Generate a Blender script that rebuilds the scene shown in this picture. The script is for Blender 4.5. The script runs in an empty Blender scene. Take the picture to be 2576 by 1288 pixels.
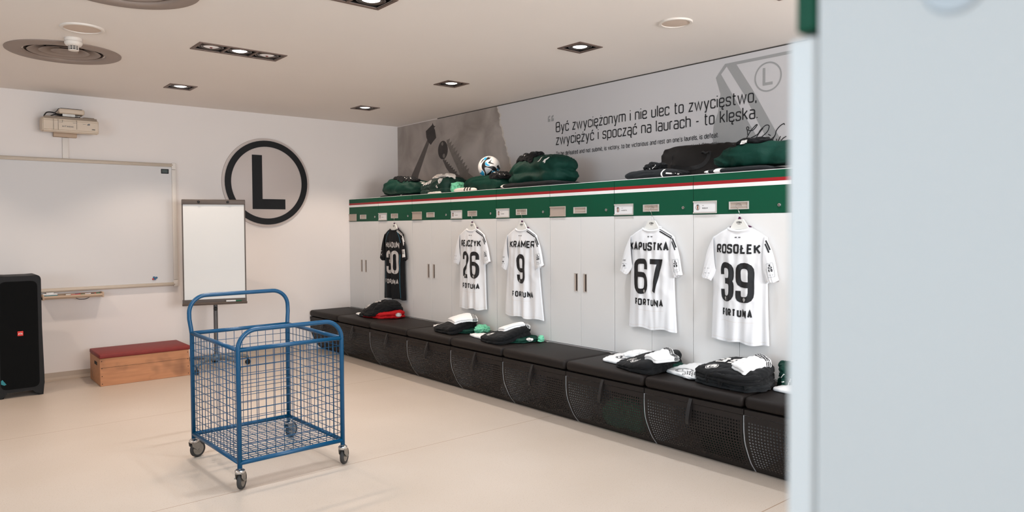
import bpy, bmesh, math, random
from mathutils import Vector, Matrix, noise
from mathutils.bvhtree import BVHTree

PI = math.pi
scene = bpy.context.scene
COL = scene.collection

# ------------------------------------------------------------------ camera, world, light, exposure
def make_camera():
    cd = bpy.data.cameras.new('camera')
    cd.sensor_width = 36.0
    cd.lens = 25.036
    cd.shift_y = -0.01029
    cd.clip_start = 0.02
    cd.dof.use_dof = True
    cd.dof.focus_distance = 4.9
    cd.dof.aperture_fstop = 6.0
    co = bpy.data.objects.new('camera', cd)
    COL.objects.link(co)
    f = Vector((0.6446, 0.7641, -0.0261)).normalized()
    r = Vector((0.7645, -0.6447, -0.0065))
    r = (r - f * r.dot(f)).normalized()
    u = r.cross(f)
    m = Matrix((r, u, -f)).transposed().to_4x4()
    m.translation = (-4.7599, -7.8847, 1.4185)
    co.matrix_world = m
    scene.camera = co
make_camera()

world = bpy.data.worlds.new('world')
scene.world = world
world.use_nodes = True
world.node_tree.nodes['Background'].inputs[0].default_value = (0.62, 0.78, 1.0, 1)
world.node_tree.nodes['Background'].inputs[1].default_value = 0.6

scene.view_settings.view_transform = 'Standard'
scene.view_settings.look = 'None'
scene.view_settings.exposure = -0.10
scene.view_settings.gamma = 1.0
scene.view_settings.use_curve_mapping = False

WARM = (1.0, 0.83, 0.69)
COOL = (0.90, 0.95, 1.0)
SPOT_W = 60.0
LEFT_FILL_W = 115.0
NEAR_FILL_W = 310.0

def fill_light(loc, rot, w, h, power, col):  # area lamp added as soft fill, always out of view
    ld = bpy.data.lights.new('added_fill', 'AREA')
    ld.shape = 'RECTANGLE'
    ld.size = w
    ld.size_y = h
    ld.energy = power
    ld.color = col
    lo = bpy.data.objects.new('added_fill', ld)
    COL.objects.link(lo)
    lo.location = loc
    lo.rotation_euler = rot
fill_light((-8.04, -6.3, 1.65), (math.radians(90), 0, math.radians(-90)), 3.4, 1.5, LEFT_FILL_W, (0.62, 0.84, 1.0))  # added cool fill from the unseen left side
fill_light((-2.3, -10.54, 1.65), (math.radians(90), 0, 0), 2.8, 1.5, NEAR_FILL_W, (0.93, 0.96, 1.0))  # added fill behind the camera, brightening the right-hand lockers

# ------------------------------------------------------------------ materials
def lin(c):
    return tuple((x / 12.92 if x <= 0.04045 else ((x + 0.055) / 1.055) ** 2.4) for x in c)

def s255(r, g, b):
    return lin((r / 255, g / 255, b / 255))

MATS = {}
def mat(name, col, rough=0.6, metal=0.0, var=0.0, vscale=8.0, bump=0.0, bscale=60.0, sheen=0.0, spec=0.5, emit=None, estr=0.0, coat=0.0):
    m = bpy.data.materials.new(name)
    m.use_nodes = True
    nt = m.node_tree
    p = nt.nodes['Principled BSDF']
    c = s255(*col)
    p.inputs['Base Color'].default_value = (*c, 1)
    p.inputs['Roughness'].default_value = rough
    p.inputs['Metallic'].default_value = metal
    p.inputs['Specular IOR Level'].default_value = spec
    if sheen:
        p.inputs['Sheen Weight'].default_value = sheen
    if coat:
        p.inputs['Coat Weight'].default_value = coat
    tc = nt.nodes.new('ShaderNodeTexCoord')
    n = nt.nodes.new('ShaderNodeTexNoise')
    n.inputs['Scale'].default_value = vscale
    n.inputs['Detail'].default_value = 4
    nt.links.new(tc.outputs['Object'], n.inputs['Vector'])
    if var:
        mx = nt.nodes.new('ShaderNodeMix')
        mx.data_type = 'RGBA'
        mx.inputs[6].default_value = (*[x * (1 - var) for x in c], 1)
        mx.inputs[7].default_value = (*[min(1, x * (1 + var)) for x in c], 1)
        nt.links.new(n.outputs['Fac'], mx.inputs[0])
        nt.links.new(mx.outputs[2], p.inputs['Base Color'])
    if bump:
        n2 = nt.nodes.new('ShaderNodeTexNoise')
        n2.inputs['Scale'].default_value = bscale
        n2.inputs['Detail'].default_value = 3
        nt.links.new(tc.outputs['Object'], n2.inputs['Vector'])
        b = nt.nodes.new('ShaderNodeBump')
        b.inputs['Strength'].default_value = bump
        b.inputs['Distance'].default_value = 0.01
        nt.links.new(n2.outputs['Fac'], b.inputs['Height'])
        nt.links.new(b.outputs['Normal'], p.inputs['Normal'])
    if emit:
        p.inputs['Emission Color'].default_value = (*emit, 1)
        p.inputs['Emission Strength'].default_value = estr
    MATS[name] = m
    return m

mat('wall_paint', (230, 222, 217), 0.85, var=0.02, vscale=2, bump=0.05, bscale=250)
mat('ceiling_paint', (234, 226, 219), 0.9, var=0.02, vscale=1.5)
mat('skirting', (176, 160, 144), 0.55, var=0.03)
mat('laminate_white', (226, 224, 222), 0.42, var=0.015, vscale=3)
mat('carcass_white', (210, 208, 206), 0.55)
mat('gap_dark', (70, 66, 62), 0.8)
mat('green_panel', (0, 74, 50), 0.55, var=0.06, vscale=4, spec=0.25)
mat('stripe_red', (150, 12, 20), 0.5)
mat('stripe_white', (232, 230, 228), 0.5)
mat('aluminium', (206, 200, 194), 0.4, 0.3, var=0.04)
mat('aluminium_dull', (182, 166, 154), 0.5, 0.1)
mat('chrome', (205, 205, 205), 0.18, 1.0)
mat('steel_worn', (150, 146, 140), 0.38, 0.85, var=0.25, vscale=40)
mat('plate_white', (226, 224, 224), 0.4)
mat('ink_dark', (22, 22, 26), 0.6)
mat('ink_grey', (110, 110, 112), 0.6)
mat('skin_print', (168, 120, 100), 0.6)
mat('cushion_vinyl', (27, 22, 20), 0.55, var=0.12, vscale=5, bump=0.04, bscale=300, spec=0.2)
mat('bench_metal', (30, 25, 23), 0.55, var=0.08, vscale=6, spec=0.25)
mat('bench_inner', (62, 60, 60), 0.8)
mat('divider_white', (214, 218, 222), 0.5)
mat('strap_black', (20, 18, 18), 0.5)
mat('cloth_black', (12, 13, 15), 0.85, var=0.25, vscale=14, bump=0.35, bscale=22, sheen=0.05, spec=0.2)
mat('cloth_charcoal', (23, 25, 27), 0.85, var=0.2, vscale=14, bump=0.3, bscale=24, sheen=0.05, spec=0.2)
mat('cloth_white', (230, 230, 230), 0.8, var=0.02, vscale=8, bump=0.06, bscale=500, spec=0.2)
mat('cloth_offwhite', (226, 216, 208), 0.85, var=0.03, vscale=12, bump=0.1, bscale=200, spec=0.2)
mat('cloth_green', (0, 47, 37), 0.68, var=0.25, vscale=10, bump=0.5, bscale=22, spec=0.22)
mat('cloth_dark_green', (3, 42, 34), 0.65, var=0.25, vscale=10, bump=0.4, bscale=20, spec=0.3)
mat('cloth_mint', (112, 190, 156), 0.75, var=0.05, vscale=12, bump=0.5, bscale=18, spec=0.2)
mat('cloth_red', (160, 10, 18), 0.7, var=0.12, vscale=12, bump=0.5, bscale=18, spec=0.2)
mat('cloth_bag', (34, 30, 28), 0.8, var=0.15, vscale=10, bump=0.1, bscale=500, spec=0.2)
mat('jersey_white', (235, 235, 237), 0.7, var=0.01, vscale=6, bump=0.05, bscale=500, spec=0.2)
mat('jersey_black', (18, 19, 22), 0.75, var=0.15, vscale=8, bump=0.05, bscale=500, spec=0.25)
mat('print_black', (20, 20, 23), 0.55)
mat('print_white', (228, 224, 220), 0.55)
mat('print_silver', (196, 190, 186), 0.5)
mat('piping_blue', (60, 140, 170), 0.6)
mat('hanger_white', (228, 226, 220), 0.4)
mat('hanger_purple', (70, 20, 60), 0.5)
mat('cart_blue', (0, 68, 104), 0.32, var=0.05, vscale=20, spec=0.4)
mat('rubber_dark', (44, 42, 41), 0.7)
mat('rubber_black', (16, 16, 17), 0.6)
mat('wood_ply', (170, 112, 74), 0.6)
mat('leather_red', (118, 29, 25), 0.6, var=0.1, vscale=30, bump=0.1, bscale=200)
mat('hole_dark', (24, 16, 12), 0.9)
mat('speaker_black', (17, 17, 18), 0.6, bump=0.03, bscale=300, spec=0.3)
mat('speaker_grille', (7, 8, 9), 0.85, bump=0.3, bscale=600, spec=0.15)
mat('badge_red', (204, 40, 30), 0.5)
mat('whiteboard', (208, 204, 202), 0.5, var=0.01, vscale=1.5)
mat('frame_beige', (190, 176, 160), 0.5, 0.2)
mat('frame_white', (222, 214, 206), 0.5)
mat('tray_beige', (186, 160, 136), 0.55)
mat('flip_grey', (92, 82, 76), 0.5, 0.3)
mat('flip_stem', (92, 90, 90), 0.45, 0.4)
mat('flip_base', (120, 122, 122), 0.45, 0.5)
mat('flip_white', (222, 222, 220), 0.5)
mat('projector_body', (206, 188, 168), 0.5)
mat('projector_top', (140, 124, 108), 0.6)
mat('cable_black', (16, 16, 18), 0.5)
mat('emblem_white', (200, 188, 182), 0.5)
mat('emblem_edge', (190, 180, 172), 0.4)
mat('emblem_black', (13, 13, 15), 0.55, spec=0.3)
mat('magnet_red', (170, 24, 24), 0.4)
mat('magnet_blue', (10, 90, 130), 0.4)
mat('label_green', (14, 40, 32), 0.4)
mat('marker_white', (222, 222, 222), 0.4)
mat('marker_blue', (30, 60, 130), 0.4)
mat('marker_red', (170, 40, 34), 0.4)
mat('marker_green', (20, 90, 60), 0.4)
mat('marker_black', (24, 24, 26), 0.4)
mat('eraser_teal', (20, 120, 130), 0.5)
mat('lamp_frame', (112, 92, 82), 0.5, 0.3)
mat('lamp_dark', (34, 30, 29), 0.45, 0.3)
mat('lamp_ring', (92, 84, 80), 0.3, 0.7)
mat('lamp_glow', (255, 250, 244), 0.4, emit=(1.0, 0.97, 0.93), estr=3.2)
mat('lamp_dim', (190, 180, 176), 0.25, 0.6, emit=(1.0, 0.9, 0.84), estr=0.25)
mat('filament_red', (110, 40, 34), 0.5)
mat('vent_taupe', (146, 130, 120), 0.55, 0.1)
mat('vent_dark', (40, 36, 36), 0.6)
mat('speaker_mesh', (206, 186, 170), 0.8, bump=0.2, bscale=900)
mat('detector_white', (224, 214, 204), 0.45)
mat('mural_paper', (206, 202, 202), 0.6, var=0.02, vscale=1.2)
mat('mural_tear', (206, 198, 190), 0.7, var=0.08, vscale=20)
mat('mural_shape', (92, 84, 80), 0.6, var=0.25, vscale=9)
mat('mural_shape_dark', (56, 50, 48), 0.6, var=0.3, vscale=14)
mat('mural_mid', (120, 112, 106), 0.6, var=0.35, vscale=16)
mat('shield_grey', (160, 159, 158), 0.6)
mat('ball_white', (226, 224, 222), 0.4)
mat('ball_black', (24, 22, 23), 0.4)
mat('ball_blue', (24, 150, 200), 0.4)
mat('ball_grey', (170, 176, 184), 0.4)
mat('glass_clear', (200, 220, 235), 0.05)
mat('door_leaf', (206, 200, 194), 0.5)
MATS['glass_clear'].node_tree.nodes['Principled BSDF'].inputs['Transmission Weight'].default_value = 1.0

def floor_material():
    m = mat('floor_vinyl', (206, 180, 154), 0.38, spec=0.35)
    nt = m.node_tree
    p = nt.nodes['Principled BSDF']
    tc = nt.nodes.new('ShaderNodeTexCoord')
    L = nt.links.new
    def nz(scale, det=3):
        n = nt.nodes.new('ShaderNodeTexNoise')
        n.inputs['Scale'].default_value = scale
        n.inputs['Detail'].default_value = det
        L(tc.outputs['Object'], n.inputs['Vector'])
        return n
    def mixc(fac, a, b):
        x = nt.nodes.new('ShaderNodeMix')
        x.data_type = 'RGBA'
        L(fac, x.inputs[0])
        for i, v in ((6, a), (7, b)):
            if isinstance(v, tuple):
                x.inputs[i].default_value = (*v, 1)
            else:
                L(v, x.inputs[i])
        return x.outputs[2]
    def ramp(src, lo, hi):
        r = nt.nodes.new('ShaderNodeMapRange')
        r.inputs[1].default_value = lo
        r.inputs[2].default_value = hi
        L(src, r.inputs[0])
        return r.outputs[0]
    a = s255(194, 182, 171)
    b = s255(180, 166, 152)
    c1 = mixc(nz(1.4).outputs['Fac'], a, b)
    c2 = mixc(ramp(nz(160, 2).outputs['Fac'], 0.60, 0.72), c1, s255(168, 149, 130))
    v = nt.nodes.new('ShaderNodeTexVoronoi')
    v.inputs['Scale'].default_value = 26
    L(tc.outputs['Object'], v.inputs['Vector'])
    spk = ramp(v.outputs['Distance'], 0.062, 0.03)
    big = ramp(nz(2.2).outputs['Fac'], 0.48, 0.62)
    mu = nt.nodes.new('ShaderNodeMath')
    mu.operation = 'MULTIPLY'
    L(spk, mu.inputs[0])
    L(big, mu.inputs[1])
    c3 = mixc(mu.outputs[0], c2, s255(132, 104, 84))
    # welded sheet joints, running along x every two metres
    sx = nt.nodes.new('ShaderNodeSeparateXYZ')
    L(tc.outputs['Object'], sx.inputs[0])
    pp = nt.nodes.new('ShaderNodeMath')
    pp.operation = 'PINGPONG'
    pp.inputs[1].default_value = 1.0
    ad = nt.nodes.new('ShaderNodeMath')
    ad.operation = 'ADD'
    ad.inputs[1].default_value = 0.01
    L(sx.outputs['Y'], ad.inputs[0])
    L(ad.outputs[0], pp.inputs[0])
    dm = nt.nodes.new('ShaderNodeMath')
    dm.operation = 'LESS_THAN'
    dm.inputs[1].default_value = 0.0028
    L(pp.outputs[0], dm.inputs[0])
    c4 = mixc(dm.outputs[0], c3, s255(150, 127, 106))
    L(c4, p.inputs['Base Color'])
floor_material()

def wood_material():
    m = MATS['wood_ply']
    nt = m.node_tree
    p = nt.nodes['Principled BSDF']
    L = nt.links.new
    tc = nt.nodes.new('ShaderNodeTexCoord')
    mp = nt.nodes.new('ShaderNodeMapping')
    mp.inputs['Scale'].default_value = (1.6, 14, 14)
    L(tc.outputs['Object'], mp.inputs[0])
    n = nt.nodes.new('ShaderNodeTexNoise')
    n.inputs['Scale'].default_value = 3.0
    n.inputs['Detail'].default_value = 6
    L(mp.outputs[0], n.inputs['Vector'])
    n2 = nt.nodes.new('ShaderNodeTexNoise')
    n2.inputs['Scale'].default_value = 4.5
    L(tc.outputs['Object'], n2.inputs['Vector'])
    x = nt.nodes.new('ShaderNodeMix')
    x.data_type = 'RGBA'
    x.inputs[6].default_value = (*s255(150, 98, 64), 1)
    x.inputs[7].default_value = (*s255(196, 138, 96), 1)
    L(n.outputs['Fac'], x.inputs[0])
    r = nt.nodes.new('ShaderNodeMapRange')
    r.inputs[1].default_value = 0.56
    r.inputs[2].default_value = 0.78
    L(n2.outputs['Fac'], r.inputs[0])
    y = nt.nodes.new('ShaderNodeMix')
    y.data_type = 'RGBA'
    y.inputs[7].default_value = (*s255(112, 74, 50), 1)
    L(r.outputs[0], y.inputs[0])
    L(x.outputs[2], y.inputs[6])
    L(y.outputs[2], p.inputs['Base Color'])
wood_material()

def mural_photo_material():
    m = mat('mural_photo', (150, 138, 130), 0.6)
    nt = m.node_tree
    p = nt.nodes['Principled BSDF']
    L = nt.links.new
    tc = nt.nodes.new('ShaderNodeTexCoord')
    n = nt.nodes.new('ShaderNodeTexNoise')
    n.inputs['Scale'].default_value = 2.6
    n.inputs['Detail'].default_value = 7
    n.inputs['Distortion'].default_value = 0.6
    L(tc.outputs['Object'], n.inputs['Vector'])
    r = nt.nodes.new('ShaderNodeMapRange')
    r.inputs[1].default_value = 0.3
    r.inputs[2].default_value = 0.7
    L(n.outputs['Fac'], r.inputs[0])
    x = nt.nodes.new('ShaderNodeMix')
    x.data_type = 'RGBA'
    x.inputs[6].default_value = (*s255(142, 132, 125), 1)
    x.inputs[7].default_value = (*s255(184, 174, 167), 1)
    L(r.outputs[0], x.inputs[0])
    L(x.outputs[2], p.inputs['Base Color'])
mural_photo_material()

def perforated_material():
    m = bpy.data.materials.new('bench_perforated')
    MATS['bench_perforated'] = m
    m.use_nodes = True
    nt = m.node_tree
    p = nt.nodes['Principled BSDF']
    p.inputs['Base Color'].default_value = (*s255(30, 25, 23), 1)
    p.inputs['Roughness'].default_value = 0.55
    p.inputs['Specular IOR Level'].default_value = 0.25
    L = nt.links.new
    uv = nt.nodes.new('ShaderNodeUVMap')
    uv.uv_map = 'UVMap'
    sc = nt.nodes.new('ShaderNodeVectorMath')
    sc.operation = 'SCALE'
    sc.inputs['Scale'].default_value = 1 / 0.0186
    L(uv.outputs[0], sc.inputs[0])
    fr = nt.nodes.new('ShaderNodeVectorMath')
    fr.operation = 'FRACTION'
    L(sc.outputs[0], fr.inputs[0])
    sb = nt.nodes.new('ShaderNodeVectorMath')
    sb.operation = 'SUBTRACT'
    sb.inputs[1].default_value = (0.5, 0.5, 0)
    L(fr.outputs[0], sb.inputs[0])
    ln = nt.nodes.new('ShaderNodeVectorMath')
    ln.operation = 'LENGTH'
    L(sb.outputs[0], ln.inputs[0])
    lt = nt.nodes.new('ShaderNodeMath')
    lt.operation = 'LESS_THAN'
    lt.inputs[1].default_value = 0.27
    L(ln.outputs['Value'], lt.inputs[0])
    tr = nt.nodes.new('ShaderNodeBsdfTransparent')
    mx = nt.nodes.new('ShaderNodeMixShader')
    L(lt.outputs[0], mx.inputs[0])
    L(p.outputs[0], mx.inputs[1])
    L(tr.outputs[0], mx.inputs[2])
    L(mx.outputs[0], nt.nodes['Material Output'].inputs['Surface'])
perforated_material()

# ------------------------------------------------------------------ object helpers
def link(o, parent=None):
    COL.objects.link(o)
    if parent is not None:
        o.parent = parent
    return o

def thing(name, label, cat, loc=(0, 0, 0), rz=0.0, group=None):
    o = bpy.data.objects.new(name, None)
    o.empty_display_size = 0.1
    COL.objects.link(o)
    o.location = loc
    o.rotation_euler = (0, 0, rz)
    o['label'] = label
    o['category'] = cat
    if group:
        o['group'] = group
    return o

def tag(o, label, cat, group=None, kind=None):
    o['label'] = label
    o['category'] = cat
    if group:
        o['group'] = group
    if kind:
        o['kind'] = kind
    return o

def obj(name, bm, m, parent=None, smooth=False, loc=None, rz=None, label=None, angle=None):
    me = bpy.data.meshes.new(name)
    bmesh.ops.recalc_face_normals(bm, faces=bm.faces[:])
    bm.to_mesh(me)
    bm.free()
    ms = m if isinstance(m, (list, tuple)) else [m]
    for x in ms:
        me.materials.append(MATS[x])
    if smooth or angle:
        for p in me.polygons:
            p.use_smooth = True
        if angle:
            me.set_sharp_from_angle(angle=math.radians(angle))
    o = bpy.data.objects.new(name, me)
    link(o, parent)
    if loc is not None:
        o.location = loc
    if rz is not None:
        o.rotation_euler = (0, 0, rz)
    if label:
        o['label'] = label
    return o

def struct(name, bm, m, smooth=False):
    o = obj(name, bm, m, smooth=smooth)
    o['kind'] = 'structure'
    return o

def dup(root, loc, rz=None, label=None, group=None):
    r = root.copy()
    COL.objects.link(r)
    r.location = loc
    if rz is not None:
        r.rotation_euler = (0, 0, rz)
    if label:
        r['label'] = label
    if group:
        r['group'] = group
    for ch in list(root.children):
        c = ch.copy()
        COL.objects.link(c)
        c.parent = r
        for g in list(ch.children):
            d = g.copy()
            COL.objects.link(d)
            d.parent = c
    return r

def NB():
    return bmesh.new()

def box(bm, x0, x1, y0, y1, z0, z1, bev=0.0, seg=2, mi=0):
    b = bmesh.new() if bev else bm
    vs = [b.verts.new((x, y, z)) for x in (x0, x1) for y in (y0, y1) for z in (z0, z1)]
    fs = []
    for q in ((0, 1, 3, 2), (4, 6, 7, 5), (0, 4, 5, 1), (2, 3, 7, 6), (0, 2, 6, 4), (1, 5, 7, 3)):
        fs.append(b.faces.new([vs[i] for i in q]))
    if bev:
        bmesh.ops.bevel(b, geom=b.edges[:], offset=bev, segments=seg, affect='EDGES', profile=0.5)
        merge(bm, b, mi)
    else:
        for f in fs:
            f.material_index = mi
    return bm

def merge(bm, b, mi=None, M=None):
    vm = {}
    for v in b.verts:
        vm[v.index if False else v] = bm.verts.new(M @ v.co if M else v.co)
    for f in b.faces:
        try:
            nf = bm.faces.new([vm[v] for v in f.verts])
            nf.material_index = f.material_index if mi is None else mi
        except ValueError:
            pass
    b.free()

def catmull(pts, n=6, closed=False):
    P = [Vector(p) for p in pts]
    out = []
    N = len(P)
    rng = range(N) if closed else range(N - 1)
    for i in rng:
        p0 = P[(i - 1) % N] if (closed or i > 0) else P[0]
        p1 = P[i]
        p2 = P[(i + 1) % N]
        p3 = P[(i + 2) % N] if (closed or i + 2 < N) else P[-1]
        for k in range(n):
            t = k / n
            out.append(0.5 * ((2 * p1) + (p2 - p0) * t + (2 * p0 - 5 * p1 + 4 * p2 - p3) * t * t + (3 * p1 - p0 - 3 * p2 + p3) * t ** 3))
    if not closed:
        out.append(P[-1])
    return out

def roundpoly(pts, r, n=4, closed=False):
    P = [Vector(p) for p in pts]
    N = len(P)
    out = []
    for i in range(N):
        if not closed and i in (0, N - 1):
            out.append(P[i])
            continue
        a, b, c = P[i - 1], P[i], P[(i + 1) % N]
        la, lc = (a - b).length, (c - b).length
        ra = min(r, la * 0.5, lc * 0.5)
        if ra < 1e-6:
            out.append(b)
            continue
        s = b + (a - b) / la * ra
        e = b + (c - b) / lc * ra
        for k in range(n + 1):
            t = k / n
            out.append(s * (1 - t) ** 2 + b * 2 * t * (1 - t) + e * t * t)
    res = [out[0]]
    for p in out[1:]:
        if (p - res[-1]).length > 1e-6:
            res.append(p)
    return res

def tube(bm, pts, r, n=8, closed=False, caps=True, mi=0):
    P = [Vector(p) for p in pts]
    N = len(P)
    rings = []
    prev = None
    for i in range(N):
        if closed:
            t = (P[(i + 1) % N] - P[i - 1]).normalized()
        else:
            t = (P[min(i + 1, N - 1)] - P[max(i - 1, 0)]).normalized()
        if prev is None:
            a = Vector((0, 0, 1)) if abs(t.z) < 0.9 else Vector((1, 0, 0))
            u = t.cross(a).normalized()
        else:
            u = (prev - t * prev.dot(t)).normalized()
        prev = u
        v = t.cross(u)
        rr = r[i] if isinstance(r, (list, tuple)) else r
        rings.append([bm.verts.new(P[i] + (u * math.cos(2 * PI * k / n) + v * math.sin(2 * PI * k / n)) * rr) for k in range(n)])
    M = N if closed else N - 1
    for i in range(M):
        a, b = rings[i], rings[(i + 1) % N]
        for k in range(n):
            f = bm.faces.new((a[k], a[(k + 1) % n], b[(k + 1) % n], b[k]))
            f.material_index = mi
    if caps and not closed:
        for rg in (rings[0], rings[-1]):
            f = bm.faces.new(rg)
            f.material_index = mi
    return bm

def lathe(bm, prof, n=32, c=(0, 0, 0), axis='z', mi=0, arc=None):
    rings = []
    for (r, z) in prof:
        if r < 1e-6:
            q = [(0, 0, z)]
        else:
            q = [(r * math.cos(2 * PI * k / n), r * math.sin(2 * PI * k / n), z) for k in range(n)]
        vs = []
        for p in q:
            if axis == 'x':
                p = (p[2], p[0], p[1])
            elif axis == 'y':
                p = (p[0], p[2], p[1])
            vs.append(bm.verts.new((p[0] + c[0], p[1] + c[1], p[2] + c[2])))
        rings.append(vs)
    for a, b in zip(rings, rings[1:]):
        for k in range(n):
            if len(a) == 1 and len(b) == 1:
                continue
            if len(a) == 1:
                f = bm.faces.new((a[0], b[(k + 1) % n], b[k]))
            elif len(b) == 1:
                f = bm.faces.new((a[k], a[(k + 1) % n], b[0]))
            else:
                f = bm.faces.new((a[k], a[(k + 1) % n], b[(k + 1) % n], b[k]))
            f.material_index = mi
    return bm

def prism(bm, poly, f0, f1, mi=0):
    """extrude a 2D outline between two placing functions"""
    a = [bm.verts.new(f0(*p)) for p in poly]
    b = [bm.verts.new(f1(*p)) for p in poly]
    n = len(poly)
    for q in (a, b):
        f = bm.faces.new(q)
        f.material_index = mi
    for i in range(n):
        f = bm.faces.new((a[i], a[(i + 1) % n], b[(i + 1) % n], b[i]))
        f.material_index = mi
    return bm

def flat(bm, poly, f, mi=0):
    fc = bm.faces.new([bm.verts.new(f(*p)) for p in poly])
    fc.material_index = mi
    fc.normal_update()
    bmesh.ops.triangulate(bm, faces=[fc], ngon_method='EAR_CLIP')
    return bm

# ------------------------------------------------------------------ lettering (centre lines with a stroke width)
G = {}
def gl(ch, w, *strokes):
    G[ch] = (w, strokes)
R_, S_ = True, False   # rounded / sharp
def _caps():
    g = gl
    g('A', .60, (S_, 0, [(0, 0), (.5, 1), (1, 0)]), (S_, 0, [(.2, .3), (.8, .3)]))
    g('B', .56, (R_, 1, [(0, 0), (0, 1), (.92, 1), (.92, .52), (0, .52)][:4] + [(0, .52)]), (R_, 0, [(0, .52), (1, .52), (1, 0), (0, 0), (0, .3)]))
    g('C', .56, (R_, 0, [(1, .72), (1, 1), (0, 1), (0, 0), (1, 0), (1, .28)]))
    g('D', .56, (R_, 1, [(0, 0), (0, 1), (1, 1), (1, 0)]))
    g('E', .50, (S_, 0, [(1, 1), (0, 1), (0, 0), (1, 0)]), (S_, 0, [(0, .52), (.9, .52)]))
    g('F', .50, (S_, 0, [(1, 1), (0, 1), (0, 0)]), (S_, 0, [(0, .48), (.9, .48)]))
    g('G', .58, (R_, 0, [(1, .74), (1, 1), (0, 1), (0, 0), (1, 0), (1, .48), (.55, .48)]))
    g('H', .58, (S_, 0, [(0, 0), (0, 1)]), (S_, 0, [(1, 0), (1, 1)]), (S_, 0, [(0, .5), (1, .5)]))
    g('I', .18, (S_, 0, [(.5, 0), (.5, 1)]))
    g('J', .50, (R_, 0, [(1, 1), (1, 0), (0, 0), (0, .28)]))
    g('K', .60, (S_, 0, [(0, 0), (0, 1)]), (S_, 0, [(1, 1), (.1, .45)]), (S_, 0, [(.32, .6), (1, 0)]))
    g('L', .50, (S_, 0, [(0, 1), (0, 0), (1, 0)]))
    g('\u0141', .54, (S_, 0, [(.1, 1), (.1, 0), (1, 0)]), (S_, 0, [(-.12, .36), (.5, .66)]))
    g('M', .74, (S_, 0, [(0, 0), (0, 1), (.5, .3), (1, 1), (1, 0)]))
    g('N', .60, (S_, 0, [(0, 0), (0, 1), (1, 0), (1, 1)]))
    g('O', .58, (R_, 1, [(0, 0), (0, 1), (1, 1), (1, 0)]))
    g('P', .56, (R_, 0, [(0, 0), (0, 1), (1, 1), (1, .44), (0, .44)]))
    g('R', .58, (R_, 0, [(0, 0), (0, 1), (1, 1), (1, .46), (0, .46)]), (S_, 0, [(.5, .46), (1, 0)]))
    g('S', .56, (R_, 0, [(1, .76), (1, 1), (0, 1), (0, .54), (1, .48), (1, 0), (0, 0), (0, .24)]))
    g('T', .56, (S_, 0, [(0, 1), (1, 1)]), (S_, 0, [(.5, 1), (.5, 0)]))
    g('U', .58, (R_, 0, [(0, 1), (0, 0), (1, 0), (1, 1)]))
    g('V', .60, (S_, 0, [(0, 1), (.5, 0), (1, 1)]))
    g('Y', .60, (S_, 0, [(0, 1), (.5, .45), (1, 1)]), (S_, 0, [(.5, .45), (.5, 0)]))
    g('Z', .54, (S_, 0, [(0, 1), (1, 1), (0, 0), (1, 0)]))
    g('0', .54, (R_, 1, [(0, 0), (0, 1), (1, 1), (1, 0)]))
    g('1', .30, (S_, 0, [(0, .75), (.8, 1), (.8, 0)]))
    g('2', .54, (R_, 0, [(0, .74), (0, 1), (1, 1), (1, .58), (0, .26), (0, 0)]), (S_, 0, [(0, 0), (1, 0)]))
    g('3', .54, (R_, 0, [(0, .72), (0, 1), (1, 1), (1, .53), (.3, .53)]), (R_, 0, [(.3, .53), (1, .53), (1, 0), (0, 0), (0, .28)]))
    g('4', .54, (S_, 0, [(.7, 0), (.7, 1), (0, .3), (1, .3)]))
    g('5', .54, (R_, 0, [(1, 1), (0, 1), (0, .55), (1, .55), (1, 0), (0, 0), (0, .25)]))
    g('6', .54, (R_, 0, [(1, .74), (1, 1), (0, 1), (0, 0), (1, 0), (1, .56), (0, .56)]))
    g('7', .54, (S_, 0, [(0, 1), (1, 1), (.36, 0)]))
    g('8', .54, (R_, 1, [(0, .52), (0, 1), (1, 1), (1, .52)]), (R_, 1, [(0, 0), (0, .52), (1, .52), (1, 0)]))
    g('9', .54, (R_, 0, [(0, .26), (0, 0), (1, 0), (1, 1), (0, 1), (0, .44), (1, .44)]))
    x = .72
    g('a', .46, (R_, 0, [(.04, x), (1, x), (1, 0)]), (R_, 0, [(1, .41), (0, .41), (0, 0), (1, 0)]))
    g('b', .48, (S_, 0, [(0, 1), (0, 0)]), (R_, 1, [(0, 0), (0, x), (1, x), (1, 0)]))
    g('c', .44, (R_, 0, [(1, .54), (1, x), (0, x), (0, 0), (1, 0), (1, .18)]))
    g('d', .48, (S_, 0, [(1, 1), (1, 0)]), (R_, 1, [(0, 0), (0, x), (1, x), (1, 0)]))
    g('e', .46, (R_, 0, [(0, .36), (1, .36), (1, x), (0, x), (0, 0), (1, 0), (1, .14)]))
    g('f', .30, (R_, 0, [(1, 1), (.35, 1), (.35, 0)]), (S_, 0, [(0, x), (1, x)]))
    g('h', .46, (S_, 0, [(0, 1), (0, 0)]), (R_, 0, [(0, x), (1, x), (1, 0)]))
    g('i', .10, (S_, 0, [(.5, 0), (.5, x)]), (S_, 0, [(.5, .92), (.5, 1.0)]))
    g('k', .44, (S_, 0, [(0, 1), (0, 0)]), (S_, 0, [(.95, x), (.1, .34)]), (S_, 0, [(.3, .46), (1, 0)]))
    g('l', .10, (S_, 0, [(.5, 0), (.5, 1)]))
    g('m', .74, (S_, 0, [(0, 0), (0, x)]), (R_, 0, [(0, x), (1, x), (1, 0)]), (S_, 0, [(.5, x), (.5, 0)]))
    g('n', .46, (S_, 0, [(0, 0), (0, x)]), (R_, 0, [(0, x), (1, x), (1, 0)]))
    g('o', .47, (R_, 1, [(0, 0), (0, x), (1, x), (1, 0)]))
    g('p', .48, (S_, 0, [(0, x), (0, -.26)]), (R_, 1, [(0, 0), (0, x), (1, x), (1, 0)]))
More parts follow.
